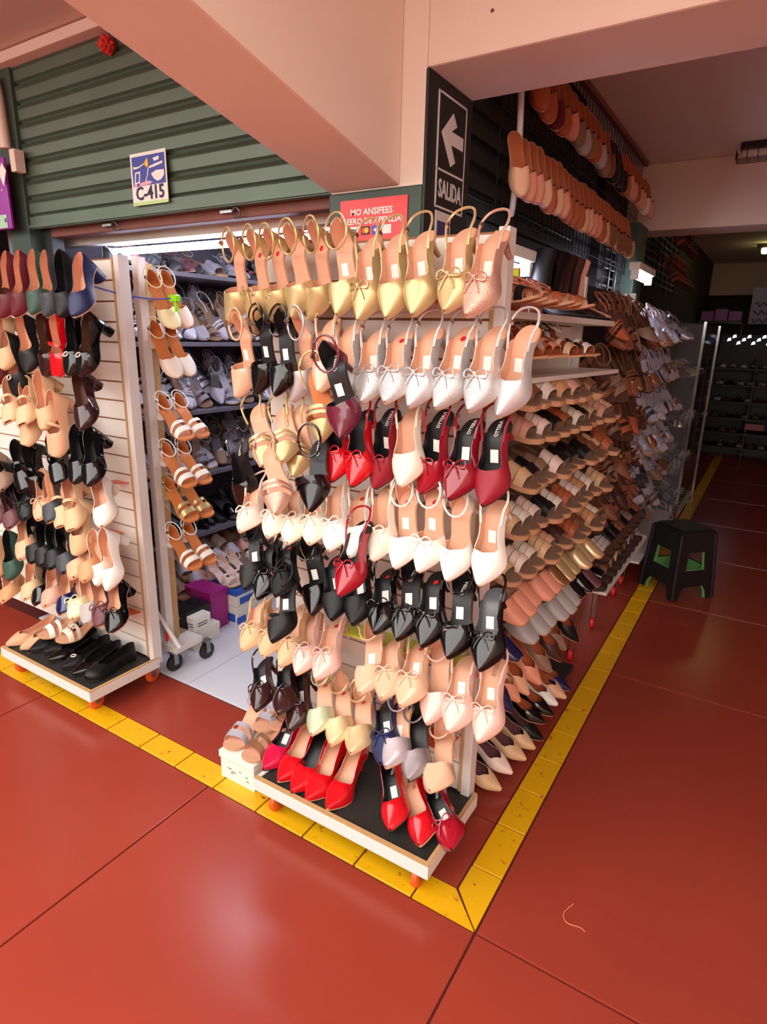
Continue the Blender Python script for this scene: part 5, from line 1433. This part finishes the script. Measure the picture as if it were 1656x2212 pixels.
# ------------------------------------------------------------------ far end of the corridor
fe = empty('shoe_shelf', (0.5, 8.7, 0)); tag(fe, 'black shelving full of shoes closing the far end of the corridor', 'shelf')
FE = (0.5, 8.7, 0)
FZ = [0.16, 0.36, 0.56, 0.78, 1.0, 1.22]
for z in FZ: box('shelf_board', (-0.40, 1.4, 8.45, 8.95, z-0.02, z), M_BLACKPL, fe, base=FE)
for x in (-0.40, 0.2, 0.8, 1.38): box('upright', (x, x+0.02, 8.47, 8.95, 0.0, 1.36), M_BLACKPL, fe, base=FE)
box('back_panel', (-0.40, 1.4, 8.95, 8.97, 0.0, 1.36), M_BLACKPL, fe, base=FE)
FN = ['lowest', 'second lowest', 'third lowest', 'fourth', 'fifth', 'top']
for r_, z in enumerate(FZ):
    for k in range(9):
        x = -0.32 + k*0.125
        col = rnd.choice(['charcoal', 'greymatte', 'taupe', 'black', 'plum', 'lilacgrey'])
        small_shoe('FL', col, 'grey', stand('FL', (x, 8.46, z+0.001), math.pi), PAL[col][0] + ' flat shoe, far black shelving, ' + FN[r_] + ' shelf, ' + ORD[k] + ' from shop', 'shoes on the far shelving')
for k, (x, z, c) in enumerate([(0.62, 1.0, (120, 84, 160)), (0.62, 0.78, (120, 84, 160)), (0.30, 0.36, (190, 120, 120))]):
    bx_ = box('shoe_box', (x-0.1, x+0.12, 8.44, 8.46, z+0.06, z+0.14), mat('far_box_%d' % k, c, 0.6)); tag(bx_, ['lilac box on the fifth far shelf', 'lilac box on the fourth far shelf', 'pink box on the second far shelf'][k], 'box')
fl = empty('hanging_cloth', (0.15, 8.4, 1.95)); tag(fl, 'pale lilac cloth sign with handwritten lines at the far end', 'sign')
box('cloth', (0.02, 0.40, 8.4, 8.405, 1.79, 2.24), mat('lilac_cloth', (150, 140, 190), 0.8), fl, base=(0.15, 8.4, 1.95))
for k in range(3):
    pts = [(-0.09+0.03*i, -0.004, 0.08-0.10*k+0.03*math.sin(i*2.3+k)) for i in range(9)]
    tube('handwriting', smooth_path(pts, 3), 0.006, M_INK, fl, 5)
pb = empty('storage_shelf', (-0.3, 8.6, 1.83)); tag(pb, 'lilac packages on a high shelf at the far end', 'shelf')
box('board', (-0.58, -0.06, 8.45, 8.8, 1.80, 1.83), M_WIRE, pb, base=(-0.3, 8.6, 1.83))
for x in (-0.58, -0.08): box('leg', (x, x+0.02, 8.98, 9.0, 0, 1.82), M_WIRE, pb, base=(-0.3, 8.6, 1.83))
for x in (-0.58, -0.08): box('bracket', (x, x+0.02, 8.78, 9.0, 1.80, 1.82), M_WIRE, pb, base=(-0.3, 8.6, 1.83))
for k in range(3): box('package', (-0.55+0.165*k, -0.40+0.165*k, 8.46, 8.7, 1.832, 1.95+0.03*(k % 2)), mat('lilac_package', (150, 100, 170), 0.6), pb, base=(-0.3, 8.6, 1.83), bevel=0.004)
wl = empty('glow_patches', (-0.06, 8.94, 1.55)); tag(wl, 'flat glowing patches standing in for the bright background above the far black shelving', 'light')  # emissive flat shapes added for the bright background, not real lamps
box('patch_backing', (-0.30, 0.45, 8.945, 8.955, 1.36, 1.66), M_BLACKPL, wl, base=(-0.06, 8.94, 1.55))
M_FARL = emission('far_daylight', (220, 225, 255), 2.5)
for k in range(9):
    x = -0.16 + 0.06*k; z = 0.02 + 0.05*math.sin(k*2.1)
    poly_prism('lamp', [(x, z), (x+0.05, z+0.012), (x+0.04, z+0.05), (x+0.008, z+0.038)], 0, 0.004, M_FARL, wl)  # flat glowing patch for the bright background, not a real lamp

# hair-like thread and specks on the floor
th = tube('thread', smooth_path([(0.20, 0.235, 0.002), (0.185, 0.19, 0.002), (0.20, 0.165, 0.002), (0.235, 0.17, 0.002), (0.25, 0.165, 0.002)], 5), 0.0012, mat('pale_thread', (230, 130, 100), 0.7), None, 5)
tag(th, 'curled pale thread lying on the red floor by the yellow corner', 'thread')
